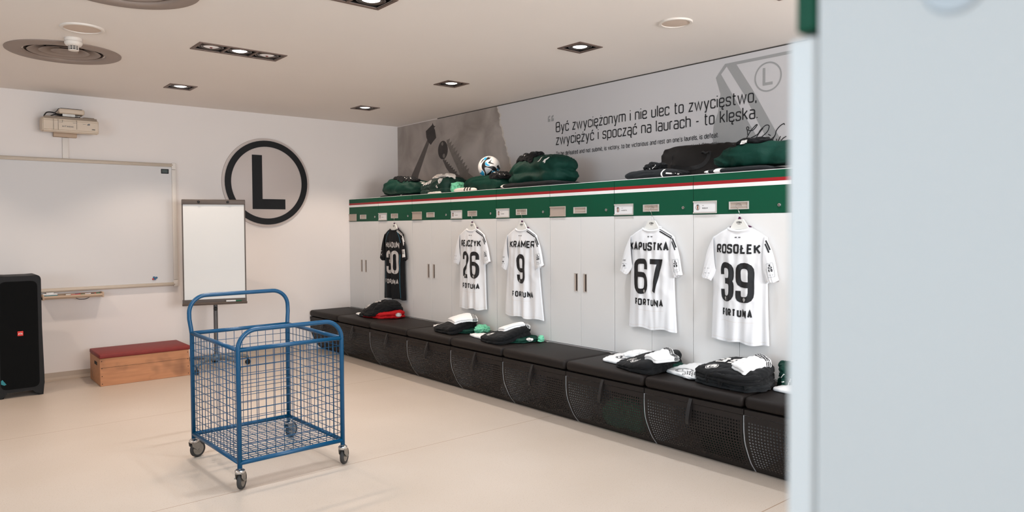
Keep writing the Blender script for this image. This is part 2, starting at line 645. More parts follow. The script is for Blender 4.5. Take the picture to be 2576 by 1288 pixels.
    g('r', .30, (S_, 0, [(0, 0), (0, x)]), (R_, 0, [(0, .5), (0, x), (1, x)]))
    g('s', .43, (R_, 0, [(1, .56), (1, x), (0, x), (0, .38), (1, .34), (1, 0), (0, 0), (0, .16)]))
    g('t', .32, (R_, 0, [(.34, .96), (.34, 0), (1, 0)]), (S_, 0, [(0, x), (1, x)]))
    g('u', .46, (R_, 0, [(0, x), (0, 0), (1, 0), (1, x)]))
    g('v', .46, (S_, 0, [(0, x), (.5, 0), (1, x)]))
    g('w', .72, (S_, 0, [(0, x), (.25, 0), (.5, x), (.75, 0), (1, x)]))
    g('y', .46, (S_, 0, [(0, x), (.5, 0)]), (S_, 0, [(1, x), (.36, -.26), (.1, -.26)]))
    g('z', .42, (S_, 0, [(0, x), (1, x), (0, 0), (1, 0)]))
    G['\u0107'] = (G['c'][0], G['c'][1] + ((S_, 0, [(.42, .86), (.78, 1.04)]),))
    G['\u00f3'] = (G['o'][0], G['o'][1] + ((S_, 0, [(.42, .86), (.78, 1.04)]),))
    G['\u017c'] = (G['z'][0], G['z'][1] + ((S_, 0, [(.5, .9), (.5, .98)]),))
    G['\u0119'] = (G['e'][0], G['e'][1] + ((R_, 0, [(.8, 0), (.55, -.14), (.6, -.24), (.9, -.24)]),))
    G['\u0105'] = (G['a'][0], G['a'][1] + ((R_, 0, [(1, 0), (.8, -.14), (.85, -.24), (1.1, -.24)]),))
    G['\u0142'] = (.16, ((S_, 0, [(.5, 0), (.5, 1)]), (S_, 0, [(-.4, .45), (1.4, .65)])))
    g('.', .10, (S_, 0, [(.5, 0), (.5, .07)]))
    g(',', .10, (S_, 0, [(.6, .08), (.2, -.14)]))
    g(';', .10, (S_, 0, [(.6, .08), (.2, -.14)]), (S_, 0, [(.6, .56), (.6, .64)]))
    g("'", .08, (S_, 0, [(.5, 1), (.5, .82)]))
    g('-', .30, (S_, 0, [(0, .38), (1, .38)]))
    g('+', .40, (S_, 0, [(0, .38), (1, .38)]), (S_, 0, [(.5, .62), (.5, .14)]))
_caps()

def text_strokes(txt, h, t, ws=1.0, gap=None, rad=.3):
    """centre lines of a line of text with cap height h and stroke t; returns (strokes, width)"""
    if gap is None:
        gap = t * 0.9 + .06 * h
    out = []
    x = 0.0
    for ch in txt:
        if ch == ' ':
            x += h * .34 * ws
            continue
        w, st = G[ch]
        W = max(w * h * ws, t)
        for rd, closed, pts in st:
            q = [(x + t / 2 + u * (W - t), t / 2 + v * (h - t)) for u, v in pts]
            if rd:
                q = roundpoly(q, min(rad * h * .5, W * .42), 4, bool(closed))
            else:
                q = [Vector(p) for p in q]
            out.append((q, bool(closed)))
        x += W + gap
    return out, x - gap

def resample(q, ds, closed):
    if closed:
        q = list(q) + [q[0]]
    out = [q[0]]
    for a, b in zip(q, q[1:]):
        n = max(1, int(math.ceil((b - a).length / ds)))
        for k in range(1, n + 1):
            out.append(a.lerp(b, k / n))
    if closed:
        out.pop()
    return out

def ribbon(bm, q, t, place, closed=False, nx=1, mi=0):
    N = len(q)
    if N < 2:
        return
    rows = []
    for i in range(N):
        if closed:
            a, b, c = q[i - 1], q[i], q[(i + 1) % N]
        else:
            a, b, c = q[max(i - 1, 0)], q[i], q[min(i + 1, N - 1)]
        d1, d2 = (b - a), (c - b)
        d1 = d1.normalized() if d1.length > 1e-9 else d2.normalized()
        d2 = d2.normalized() if d2.length > 1e-9 else d1
        n1 = Vector((-d1.y, d1.x))
        n2 = Vector((-d2.y, d2.x))
        m = n1 + n2
        m = m.normalized() if m.length > 1e-6 else n1
        k = 1 / max(m.dot(n1), .45)
        rows.append([b + m * (t / 2 * k * (2 * j / nx - 1)) for j in range(nx + 1)])
    V = []
    for r in rows:
        rr = []
        for p in r:
            P = place(p.x, p.y)
            rr.append(bm.verts.new(P) if P is not None else None)
        V.append(rr)
    M = N if closed else N - 1
    for i in range(M):
        a, b = V[i], V[(i + 1) % N]
        for j in range(nx):
            f = (a[j], a[j + 1], b[j + 1], b[j])
            if None in f:
                continue
            try:
                bm.faces.new(f).material_index = mi
            except ValueError:
                pass

def text_on(bm, txt, h, t, place, x=0.0, y=0.0, ws=1.0, gap=None, align='c', width=None, ds=None, nx=1, rad=.3, warp=None, mi=0):
    st, w = text_strokes(txt, h, t, ws, gap, rad)
    if width:
        ws2 = ws
        for _ in range(4):
            ws2 *= width / w
            st, w = text_strokes(txt, h, t, ws2, gap, rad)
    ox = x - (w / 2 if align == 'c' else 0)
    for q, cl in st:
        if ds:
            q = resample(q, ds, cl)
        q = [p + Vector((ox, y)) for p in q]
        ribbon(bm, q, t, place, cl, nx, mi)
    return w

def words_on(txt, h, t, place, x, y, ws, gap, width, name, m, parent):
    """a printed line of text fitted to a width, one part per word"""
    st, w = text_strokes(txt, h, t, ws, gap)
    for _ in range(4):
        ws *= width / w
        st, w = text_strokes(txt, h, t, ws, gap)
    for wd in txt.split(' '):
        bm = NB()
        sw, ww = text_strokes(wd, h, t, ws, gap)
        for q, cl in sw:
            ribbon(bm, [p + Vector((x, y)) for p in q], t, place, cl)
        obj(name, bm, m, parent)
        x += ww + gap + h * .34 * ws

def ring_on(bm, cx, cy, r, t, place, sx=1.0, n=28, nx=1, mi=0):
    q = [Vector((cx + r * sx * math.cos(2 * PI * k / n), cy + r * math.sin(2 * PI * k / n))) for k in range(n)]
    ribbon(bm, q, t, place, True, nx, mi)

def disc_on(bm, cx, cy, r, place, sx=1.0, n=24, rings=3, mi=0):
    c = place(cx, cy)
    if c is None:
        return
    prev = None
    cv = bm.verts.new(c)
    for j in range(1, rings + 1):
        cur = []
        for k in range(n):
            P = place(cx + r * sx * j / rings * math.cos(2 * PI * k / n), cy + r * j / rings * math.sin(2 * PI * k / n))
            cur.append(bm.verts.new(P) if P is not None else None)
        for k in range(n):
            if prev is None:
                f = (cv, cur[k], cur[(k + 1) % n])
            else:
                f = (prev[k], cur[k], cur[(k + 1) % n], prev[(k + 1) % n])
            if None not in f:
                bm.faces.new(f).material_index = mi
        prev = cur

def mesh_bvh(o):
    me = o.data
    return BVHTree.FromPolygons([v.co.copy() for v in me.vertices], [tuple(p.vertices) for p in me.polygons])

def drop(bvh, origin, ex, ey, d, off=0.0012):
    """placing function: shoots from origin + x ex + y ey along d onto a mesh"""
    o, ex, ey, d = Vector(origin), Vector(ex), Vector(ey), Vector(d).normalized()
    def f(x, y):
        h = bvh.ray_cast(o + ex * x + ey * y, d)
        if h[0] is None:
            return None
        return h[0] - d * off
    return f

# ------------------------------------------------------------------ the setting
CEIL = 2.70
XL, YN = -8.0, -10.5
LW = 0.7106          # width of one locker
SPOTS = [   # x, y, lamps, lit flags, label
    (-2.875, -1.03, 1, (1,), 'single square recessed spotlight in the ceiling, over the wooden vaulting box'),
    (-1.02, -1.03, 1, (1,), 'single square recessed spotlight farthest along the locker row, in the room corner'),
    (-1.04, -2.65, 1, (1,), 'single square recessed spotlight above the lockers, second from the back wall'),
    (-1.07, -4.28, 1, (1,), 'single square recessed spotlight above the lockers, third from the back wall'),
    (-1.07, -5.86, 1, (1,), 'square recessed spotlight cut off by the near white locker at the top of the picture'),
    (-2.91, -2.645, 3, (.4, 1, .4), 'long triple recessed spotlight with only its middle lamp brightly lit'),
    (-2.945, -4.275, 3, (.4, .4, 1), 'triple recessed spotlight cut off by the top edge of the picture'),
    (-4.76, -1.03, 1, (1,), 'square recessed spotlight by the back wall, out beyond the whiteboard'),
    (-4.78, -2.65, 1, (1,), 'square recessed spotlight beyond the round vents, out past the left of the view'),
    (-4.80, -4.28, 1, (1,), 'square recessed spotlight nearer the camera, out past the left of the view'),
]
SQ, TRI = 0.115, 0.31
VENTS = [(-3.885, -1.85), (-3.86, -3.66)]

def build_setting():
    b = NB()
    box(b, XL, 0, YN, 0, -0.1, 0)
    struct('floor', b, 'floor_vinyl')
    # ceiling with openings for the recessed fixtures
    holes = []
    for x, y, n, *_ in SPOTS:
        hx = (SQ if n == 1 else TRI) - 0.022
        holes.append((x - hx, x + hx, y - SQ + 0.022, y + SQ - 0.022))
    for x, y in VENTS:
        holes.append((x - .249, x + .249, y - .249, y + .249))
    xs = sorted({XL - .1, .1} | {h[0] for h in holes} | {h[1] for h in holes})
    ys = sorted({YN - .1, .1} | {h[2] for h in holes} | {h[3] for h in holes})
    b = NB()
    gv = {}
    def v(i, j):
        if (i, j) not in gv:
            gv[i, j] = b.verts.new((xs[i], ys[j], CEIL))
        return gv[i, j]
    for i in range(len(xs) - 1):
        for j in range(len(ys) - 1):
            cx, cy = (xs[i] + xs[i + 1]) / 2, (ys[j] + ys[j + 1]) / 2
            if any(h[0] < cx < h[1] and h[2] < cy < h[3] for h in holes):
                continue
            b.faces.new((v(i, j), v(i + 1, j), v(i + 1, j + 1), v(i, j + 1)))
    struct('ceiling', b, 'ceiling_paint')
    b = NB(); box(b, XL - .1, .1, 0, .1, -.1, CEIL); struct('wall_back', b, 'wall_paint')
    b = NB(); box(b, 0, .1, YN - .1, 0, -.1, CEIL); struct('wall_right', b, 'wall_paint')
    b = NB()
    wx0, wx1, wz0, wz1 = -3.7, -0.9, 0.9, 2.4
    box(b, XL, wx0, YN - .1, YN, -.1, CEIL); box(b, wx1, 0, YN - .1, YN, -.1, CEIL)
    box(b, wx0, wx1, YN - .1, YN, -.1, wz0); box(b, wx0, wx1, YN - .1, YN, wz1, CEIL)
    struct('wall_near', b, 'wall_paint')
    b = NB()
    for x0, x1, z0, z1 in ((wx0, wx1, wz0, wz0 + .06), (wx0, wx1, wz1 - .06, wz1), (wx0, wx0 + .06, wz0, wz1), (wx1 - .06, wx1, wz0, wz1), (-2.33, -2.27, wz0, wz1)):
        box(b, x0, x1, YN - .03, YN - .01, z0, z1)
    struct('added_window_2', b, 'frame_white')  # made-up opening, unseen, framing the added fill lamp behind the camera
    b = NB()
    wy0, wy1, wz0, wz1 = -8.0, -4.6, 0.9, 2.4
    box(b, XL - .1, XL, YN - .1, wy0, -.1, CEIL)
    box(b, XL - .1, XL, wy1, .0, -.1, CEIL)
    box(b, XL - .1, XL, wy0, wy1, -.1, wz0)
    box(b, XL - .1, XL, wy0, wy1, wz1, CEIL)
    struct('wall_left', b, 'wall_paint')
    b = NB()
    for y0, y1, z0, z1 in ((wy0, wy1, wz0, wz0 + .06), (wy0, wy1, wz1 - .06, wz1), (wy0, wy0 + .06, wz0, wz1), (wy1 - .06, wy1, wz0, wz1), (-6.33, -6.27, wz0, wz1)):
        box(b, XL - .03, XL - .01, y0, y1, z0, z1)
    struct('added_window_1', b, 'frame_white')  # made-up opening, unseen, framing the added fill lamp on the left
    # coved vinyl skirting along the back wall
    b = NB()
    prof = [(0, .075), (-.004, .075), (-.005, .03), (-.014, .010), (-.034, .0015), (-.034, 0), (0, 0)]
    prism(b, prof, lambda y, z: (XL, y, z), lambda y, z: (-1.25, y, z))
    struct('baseboard_back', b, 'skirting')
build_setting()

def build_mural():
    """printed wall covering above the lockers, between locker tops and ceiling"""
    t = thing('wall_mural', 'grey printed wall mural with quotation, crest and torn-edge photograph above the lockers', 'mural', (0, 0, 0), -PI / 2)
    Z0, Z1 = 1.765, 2.690
    b = NB(); box(b, 0.004, 6.6, -0.003, 0.0, Z0, Z1)
    obj('printed_sheet', b, 'mural_paper', t)
    P = lambda off: (lambda u, z: (u, -0.003 - off, z))
    # torn photograph on the far end
    rng = random.Random(4)
    edge = [(2.02, Z1), (2.053, 2.593), (2.066, 2.483), (2.117, 2.343), (2.168, 2.221), (2.219, 2.076), (2.25, 1.975), (2.29, Z0)]
    fine = []
    for (a, b2) in zip(edge, edge[1:]):
        for k in range(7):
            f = k / 7
            fine.append((a[0] + (b2[0] - a[0]) * f + rng.uniform(-.012, .012), a[1] + (b2[1] - a[1]) * f))
    fine.append(edge[-1])
    b = NB()
    flat(b, [(0.004, Z0), (0.004, Z1)] + fine, P(.0006))
    ph = obj('torn_photograph', b, 'mural_photo', t)
    b = NB()
    for p, q in zip(fine, fine[1:]):
        w0, w1 = .012 + rng.uniform(0, .02), .012 + rng.uniform(0, .02)
        flat(b, [p, q, (q[0] + w1, q[1]), (p[0] + w0, p[1])], P(.0010))
    obj('torn_edge', b, 'mural_tear', ph)
    b = NB()
    flat(b, [(.17, Z0), (.325, 2.06), (.69, 2.475), (.745, 2.455), (.485, 2.055), (.38, Z0)], P(.0012))
    obj('printed_column', b, 'mural_shape', ph)
    b = NB()
    flat(b, [(.70, 2.445), (.665, 2.50), (.655, 2.575), (.79, 2.635), (.80, 2.66), (.815, 2.635), (.835, 2.615), (.865, 2.615), (.83, 2.595), (.85, 2.57), (.875, 2.475), (.80, 2.43), (.76, 2.40)], P(.0014))
    obj('printed_block', b, 'mural_shape_dark', ph)
    b = NB()
    flat(b, [(1.01 + .10 * math.cos(2 * PI * k / 28), 2.318 + .108 * math.sin(2 * PI * k / 28)) for k in range(28)], P(.0014))
    disc_on(b, 1.0, 2.39, .02, P(.0016), mi=1)
    disc_on(b, 1.03, 2.25, .025, P(.0016), mi=1)
    obj('printed_globe', b, ['mural_shape_dark', 'mural_mid'], ph)
    b = NB()
    up, dn = [(1.085, 2.425)], []
    n = 11
    for k in range(n):
        f = (k + 1) / n
        u, z = 1.085 + .40 * f, 2.425 - .40 * f
        up += [(u + .035, z + .05), (u + .012, z)]
    flat(b, up + [(1.60, 1.97), (1.66, Z0), (1.20, Z0), (1.22, 1.95), (1.34, 2.02), (1.30, 2.08), (1.22, 2.19), (1.10, 2.37)], P(.0014))
    obj('printed_wing', b, 'mural_mid', ph)
    b = NB()
    lo = [(1.005, 2.20)]
    for k in range(8):
        f = (k + 1) / 8
        u, z = 1.005 + .27 * f, 2.20 - .19 * f
        lo += [(u + .01, z + .045), (u, z + .02)]
    flat(b, lo + [(1.38, 1.98), (1.30, 1.94), (1.18, 2.01), (1.07, 2.11)], P(.0017))
    obj('printed_wing', b, 'mural_shape', ph)
    # pale crest
    b = NB()
    pl = P(.0012)
    flat(b, [(4.772, 2.646), (4.692, 2.553), (4.732, 2.425), (4.712, 2.288), (4.672, 2.188), (4.664, 2.09), (4.69, 1.95), (4.76, Z0), (5.16, Z0), (5.03, 2.085), (4.822, 2.429), (4.737, 2.572), (4.787, 2.624)], pl)
    flat(b, [(4.772, 2.646), (5.90, 2.646), (5.90, 2.622), (4.787, 2.624)], pl)
    flat(b, [(4.787, 2.624), (4.870, 2.624), (5.003, 2.419), (5.186, 2.098), (5.40, Z0), (5.24, Z0), (5.10, 2.08), (4.93, 2.40)], pl)
    pl2 = P(.0012)
    ring_on(b, 5.127, 2.491, .102, .011, pl2, n=40)
    flat(b, [(5.086, 2.559), (5.106, 2.559), (5.106, 2.452), (5.164, 2.452), (5.164, 2.431), (5.086, 2.431)], pl2)
    obj('crest_print', b, 'shield_grey', t)
    # quotation
    pl = P(.0022)
    words_on('By\u0107 zwyci\u0119\u017conym i nie ulec to zwyci\u0119stwo,', .098, .0098, pl, 2.912, 2.322, 1.5, .0095, 2.125, 'printed_word', 'ink_dark', t)
    words_on('zwyci\u0119\u017cy\u0107 i spocz\u0105\u0107 na laurach - to kl\u0119ska.', .098, .0098, pl, 2.912, 2.200, 1.5, .0095, 2.135, 'printed_word', 'ink_dark', t)
    words_on("To be defeated and not submit, is victory; to be victorious and rest on one's laurels, is defeat.", .040, .0048, pl, 2.915, 2.096, 1.4, .0036, 1.803, 'printed_word', 'ink_dark', t)
    words_on('J\u00f3zef Pi\u0142sudski', .030, .0036, pl, 4.45, 2.036, 1.0, .004, .268, 'printed_word', 'ink_dark', t)
    b = NB()
    for u in (2.802, 2.850):
        flat(b, [(u, 2.435), (u + .032, 2.435), (u + .032, 2.462), (u + .014, 2.462), (u + .014, 2.472), (u + .032, 2.482), (u + .032, 2.496), (u + .006, 2.486), (u, 2.466)], pl)
    obj('quotation_mark', b, 'shield_grey', t)
    b = NB()
    def sg(a, c):
        px, py = 1790 + a / 8.05, 290 + c / 8.05
        return Vector((4.957 + (px - 1879.3) * .00324, 2.151 - .0026 * (py - 315.4 + .115 * (px - 1905))))
    for s in ([(740, 420), (735, 330), (718, 260), (740, 235), (765, 260), (755, 315), (850, 310), (930, 205), (915, 190), (870, 240), (800, 330), (720, 490), (700, 560)],
              [(800, 490), (940, 410), (1000, 310), (1100, 210), (1165, 215), (1160, 290), (1120, 370), (1010, 480)],
              [(890, 540), (960, 400), (1050, 270)], [(1150, 410), (1200, 440)],
              [(1130, 570), (1270, 460), (1310, 330), (1380, 230), (1450, 180), (1462, 210)], [(1215, 580), (1290, 420)],
              [(1310, 510), (1330, 580), (1390, 455)], [(1390, 570), (1440, 500), (1500, 460)], [(430, 625), (520, 590), (660, 545)]):
        q = catmull([sg(*p).to_3d() for p in s], 5)
        ribbon(b, [v.to_2d() for v in q], .0065, pl)
    obj('signature', b, 'ink_dark', t)
    # the dark open joint between the sheet and the ceiling
    b = NB(); box(b, -.003, 0, -6.6, -.9, 2.6905, 2.6995)
    struct('trim_1', b, 'gap_dark')
build_mural()

# ------------------------------------------------------------------ ceiling fixtures
def spotlight(i, x, y, n, lit, label):
    t = thing('recessed_spotlight', label, 'ceiling light', (x, y, CEIL), 0, 'recessed ceiling spotlights')
    hx = SQ if n == 1 else TRI
    b = NB()
    w, z0 = .020, -.006
    box(b, -hx, hx, -SQ, -SQ + w, z0, .004); box(b, -hx, hx, SQ - w, SQ, z0, .004)
    box(b, -hx, -hx + w, -SQ + w, SQ - w, z0, .004); box(b, hx - w, hx, -SQ + w, SQ - w, z0, .004)
    cs = [0] if n == 1 else [-.2, 0, .2]
    if n == 3:
        for c in (-.1, .1):
            box(b, c - .008, c + .008, -SQ + w, SQ - w, z0 + .001, .004)
    obj('frame', b, 'lamp_frame', t)
    b = NB()
    e = .021
    X, Y, H = hx - e, SQ - e, .13
    for q in (((-X, -Y, H), (X, -Y, H), (X, Y, H), (-X, Y, H)), ((-X, -Y, 0), (X, -Y, 0), (X, -Y, H), (-X, -Y, H)), ((-X, Y, 0), (X, Y, 0), (X, Y, H), (-X, Y, H)),
              ((-X, -Y, 0), (-X, Y, 0), (-X, Y, H), (-X, -Y, H)), ((X, -Y, 0), (X, Y, 0), (X, Y, H), (X, -Y, H))):
        b.faces.new([b.verts.new(p) for p in q])
    obj('housing', b, 'lamp_dark', t)
    for c, on in zip(cs, lit):
        b = NB()
        lathe(b, [(.078, .030), (.083, .012), (.085, .002), (.082, .000), (.077, .010), (.070, .012), (.066, .001), (.062, -.001), (.056, .001), (.0515, .004)], 32, (c, 0, 0))
        g = obj('gimbal', b, 'lamp_ring', t, smooth=True)
        b = NB()
        lathe(b, [(.0525, .005), (.040, .0005), (0, -.002)], 28, (c, 0, 0))
        obj('lamp', b, 'lamp_glow' if on == 1 else 'lamp_dim', t, smooth=True)
        if on != 1:
            b = NB()
            lathe(b, [(0, -.006), (.008, -.0055), (.011, .0)], 12, (c, 0, 0))
            obj('bulb_cap', b, 'filament_red', g)
        if on:
            ld = bpy.data.lights.new('spot', 'SPOT')
            ld.spot_size = math.radians(108)
            ld.spot_blend = 0.4
            ld.shadow_soft_size = .036
            ld.energy = SPOT_W * (1.0 if on == 1 else .5)
            ld.color = COOL if y < -3.5 else WARM
            lo = bpy.data.objects.new('spot', ld)
            link(lo, t)
            lo.location = (c, 0, -.012)
for i, s in enumerate(SPOTS):
    spotlight(i, *s)

def vent(x, y, label):
    t = thing('ceiling_vent', label, 'vent', (x, y, CEIL), 0, 'round swirl ceiling vents')
    b = NB()
    lathe(b, [(.245, .004), (.245, .0005), (.362, .0005), (.362, 0), (.361, -.006), (.352, -.011), (.290, -.014), (.268, -.013), (.256, -.004), (.252, .012), (.248, .050)], 64)
    obj('outer_ring', b, 'vent_taupe', t, angle=40)
    b = NB(); lathe(b, [(.2475, .030), (.244, .110), (0, .112)], 48)
    obj('duct', b, 'vent_dark', t, angle=40)
    for r0, r1, z0, z1 in ((.228, .150, .000, .050), (.158, .086, .004, .052), (.086, 0, .008, .020)):
        b = NB()
        lathe(b, [(r0 - .004, z0 + .002), (r0, z0 - .002), (r0 - .004, z0 - .004), (r0 - .010, z0 - .002), (r0 * .55 + r1 * .45, z0 * .55 + z1 * .45 - .008), (r1, z1)], 48)
        obj('cone', b, 'vent_taupe', t, angle=50)
    b = NB(); tube(b, [(0, 0, .02), (0, 0, .112)], .03, 16); obj('hub', b, 'vent_dark', t, angle=40)
vent(-3.885, -1.85, 'large taupe round ceiling vent whose rings are fully in view behind the smoke detector')
vent(-3.86, -3.66, 'large taupe round ceiling vent cut off at the top edge of the photo')

def ceiling_speaker(x, y, r, label):
    t = thing('ceiling_speaker', label, 'speaker', (x, y, CEIL), 0, 'round flush ceiling speakers')
    b = NB(); lathe(b, [(r, 0), (r, -.006), (r * .97, -.010), (r * .84, -.010), (r * .83, -.004)], 40)
    obj('rim', b, 'detector_white', t, angle=50)
    b = NB(); lathe(b, [(r * .83, -.005), (r * .5, -.008), (0, -.009)], 40)
    obj('mesh_cover', b, 'speaker_mesh', t, smooth=True)
ceiling_speaker(-3.90, -2.645, .125, 'small round flush ceiling speaker next to the smoke detector')
ceiling_speaker(-1.05, -5.10, .105, 'small round flush ceiling speaker over the jersey numbered 67')

def detector():
    t = thing('smoke_detector', 'white smoke detector with slotted sensor hanging below the round vent', 'detector', (-3.90, -2.32, CEIL))
    b = NB(); lathe(b, [(.052, 0), (.053, -.020), (.053, -.021)], 32); obj('mounting_base', b, 'detector_white', t, angle=40)
    b = NB(); lathe(b, [(.050, -.020), (.053, -.023), (.053, -.036), (.046, -.048), (.030, -.052), (0, -.052)], 32); obj('housing', b, 'detector_white', t, angle=50)
    b = NB(); lathe(b, [(.0265, -.050), (.0265, -.076), (0, -.076)], 24); obj('sensor_core', b, 'vent_dark', t, angle=40)
    b = NB()
    for k in range(10):
        a = 2 * PI * k / 10
        tube(b, [(.0295 * math.cos(a), .0295 * math.sin(a), -.050), (.0295 * math.cos(a), .0295 * math.sin(a), -.078)], .0018, 5)
    for z in (-.059, -.068):
        tube(b, [(.0295 * math.cos(2 * PI * k / 24), .0295 * math.sin(2 * PI * k / 24), z) for k in range(24)], .0016, 5, True)
    obj('sensor_cage', b, 'detector_white', t)
    b = NB(); lathe(b, [(0, -.075), (.031, -.077), (.031, -.081), (.02, -.084), (0, -.085)], 24); obj('cap', b, 'detector_white', t, angle=50)
detector()

# ------------------------------------------------------------------ back wall
def whiteboard():
    t = thing('whiteboard', 'wide wall-mounted whiteboard with beige rails beneath the projector', 'whiteboard', (-3.57, 0, 0))
    L, Rr, Z0, Z1 = -.91, .905, .835, 2.090
    b = NB(); box(b, L, Rr - .01, -.022, 0, Z0 + .01, Z1 - .01); obj('writing_surface', b, 'whiteboard', t)
    b = NB(); box(b, L, Rr - .025, -.036, 0, Z1 - .034, Z1, .006); box(b, L, Rr - .025, -.042, -.03, Z1 - .022, Z1 - .008, .003); obj('top_rail', b, 'frame_beige', t, angle=40)
    b = NB(); box(b, L, Rr - .025, -.036, 0, Z0, Z0 + .036, .006); box(b, L, Rr - .025, -.042, -.03, Z0 + .008, Z0 + .022, .003); obj('bottom_rail', b, 'frame_beige', t, angle=40)
    for x0 in (Rr - .036, L - .02):
        b = NB()
        box(b, x0, x0 + .042, -.038, 0, Z0 - .008, Z0 + .06, .006)
        box(b, x0, x0 + .042, -.036, 0, Z0 + .062, Z1 - .062, .006)
        box(b, x0, x0 + .042, -.038, 0, Z1 - .060, Z1 + .006, .006)
        obj('side_rail', b, 'frame_white', t, angle=40)
    b = NB(); box(b, .770, .842, -.025, -.0222, 1.985, 2.032, .004)
    s = obj('label', b, 'ink_dark', t, label='small black and green sticker in the top corner')
    b = NB(); box(b, .780, .832, -.0262, -.0252, 1.995, 2.022); obj('label_print', b, 'label_green', s)
whiteboard()
for x, z, m, lab in ((-2.893, .913, 'magnet_red', 'small red magnet low on the whiteboard'), (-2.885, .930, 'magnet_blue', 'small blue magnet topmost of the cluster on the whiteboard'),
                     (-2.877, .912, 'magnet_blue', 'small blue magnet lowest of the cluster on the whiteboard'), (-2.862, .926, 'magnet_blue', 'small blue magnet at the right end of the whiteboard cluster')):
    b = NB(); lathe(b, [(0, 0), (.010, 0), (.010, -.008), (.007, -.011), (0, -.0115)], 16, axis='y')
    o = obj('magnet', b, m, angle=40, loc=(x, -.0222, z)); tag(o, lab, 'magnet', 'magnets on the whiteboard')

def pen_tray():
    b = NB()
    prof = [(0, .815), (-.012, .815), (-.012, .798), (-.095, .794), (-.100, .806), (-.110, .806), (-.114, .790), (-.104, .774), (-.02, .770), (0, .782)]
    prism(b, prof, lambda y, z: (-.25, y, z), lambda y, z: (.25, y, z))
    box(b, .235, .25, -.115, 0, .768, .818, .004); box(b, -.25, -.235, -.115, 0, .768, .818, .004)
    o = obj('pen_tray', b, 'tray_beige', angle=35, loc=(-3.60, 0, 0))
    tag(o, 'beige pen tray under the whiteboard, holding markers and an eraser', 'tray')
    b = NB(); tube(b, catmull([(.02, -.06, .772), (.05, -.07, .758), (.10, -.06, .756), (.14, -.05, .772)], 6), .003, 6)
    obj('cable', b, 'cable_black', o, smooth=True)
    t = thing('board_eraser', 'white and teal board eraser lying at the speaker end of the pen tray', 'eraser', (-3.785, -.058, .7955))
    b = NB(); box(b, -.06, .06, -.026, .026, 0, .014, .003); obj('felt', b, 'eraser_teal', t)
    b = NB(); box(b, -.058, .058, -.024, .024, .014, .030, .006); box(b, -.03, .03, -.014, .014, .028, .040, .004); obj('grip', b, 'marker_white', t, angle=40)
    for x, y, rz, L, c, body, lab in ((-3.60, -.045, .05, .115, 'marker_blue', 'marker_white', 'white marker with blue cap in the pen tray'),
                                (-3.50, -.036, -.03, .11, 'marker_blue', 'marker_red', 'red marker with blue end at the back of the pen tray'),
                                (-3.425, -.048, .04, .11, 'marker_green', 'marker_red', 'marker with green cap at the end of the pen tray'),
                                (-3.56, -.075, .10, .12, 'marker_green', 'marker_red', 'slim red and green pen lying in front in the pen tray'),
                                (-3.47, -.066, .02, .10, 'marker_black', 'marker_white', 'white pen with black tip in the middle of the pen tray')):
        t = thing('marker_pen', lab, 'marker', (x, y, .8035), rz, 'markers in the pen tray')
        b = NB(); lathe(b, [(0, -L / 2), (.0075, -L / 2), (.0075, L * .16), (.006, L * .17)], 12, axis='x'); obj('barrel', b, body, t, angle=40)
        b = NB(); lathe(b, [(.0072, L * .15), (.0079, L * .16), (.0072, L / 2 - .004), (0, L / 2)], 12, axis='x'); obj('cap', b, c, t, angle=40)
pen_tray()

def emblem():
    t = thing('wall_emblem', 'large round wall emblem with a black letter L inside a black ring', 'sign', (-1.70, 0, 1.93))
    b = NB(); lathe(b, [(0, 0), (.494, 0), (.496, -.004), (.494, -.016), (.488, -.020), (0, -.020)], 72, axis='y'); obj('backing_disc', b, 'emblem_white', t, angle=40)
    b = NB(); lathe(b, [(.468, -.0205), (.468, -.024), (.400, -.024), (.400, -.0205)], 72, axis='y'); obj('ring', b, 'emblem_black', t, angle=40)
    b = NB()
    prism(b, [(-.170, -.296), (.203, -.296), (.203, -.183), (-.058, -.183), (-.058, .304), (-.170, .304)], lambda x, z: (x, -.0205, z), lambda x, z: (x, -.024, z))
    obj('letter', b, 'emblem_black', t)
    b = NB()
    lathe(b, [(.4785, -.0202), (.4785, -.0206), (.4755, -.0206)], 72, axis='y')
    obj('rim_line', b, 'aluminium_dull', t)
emblem()

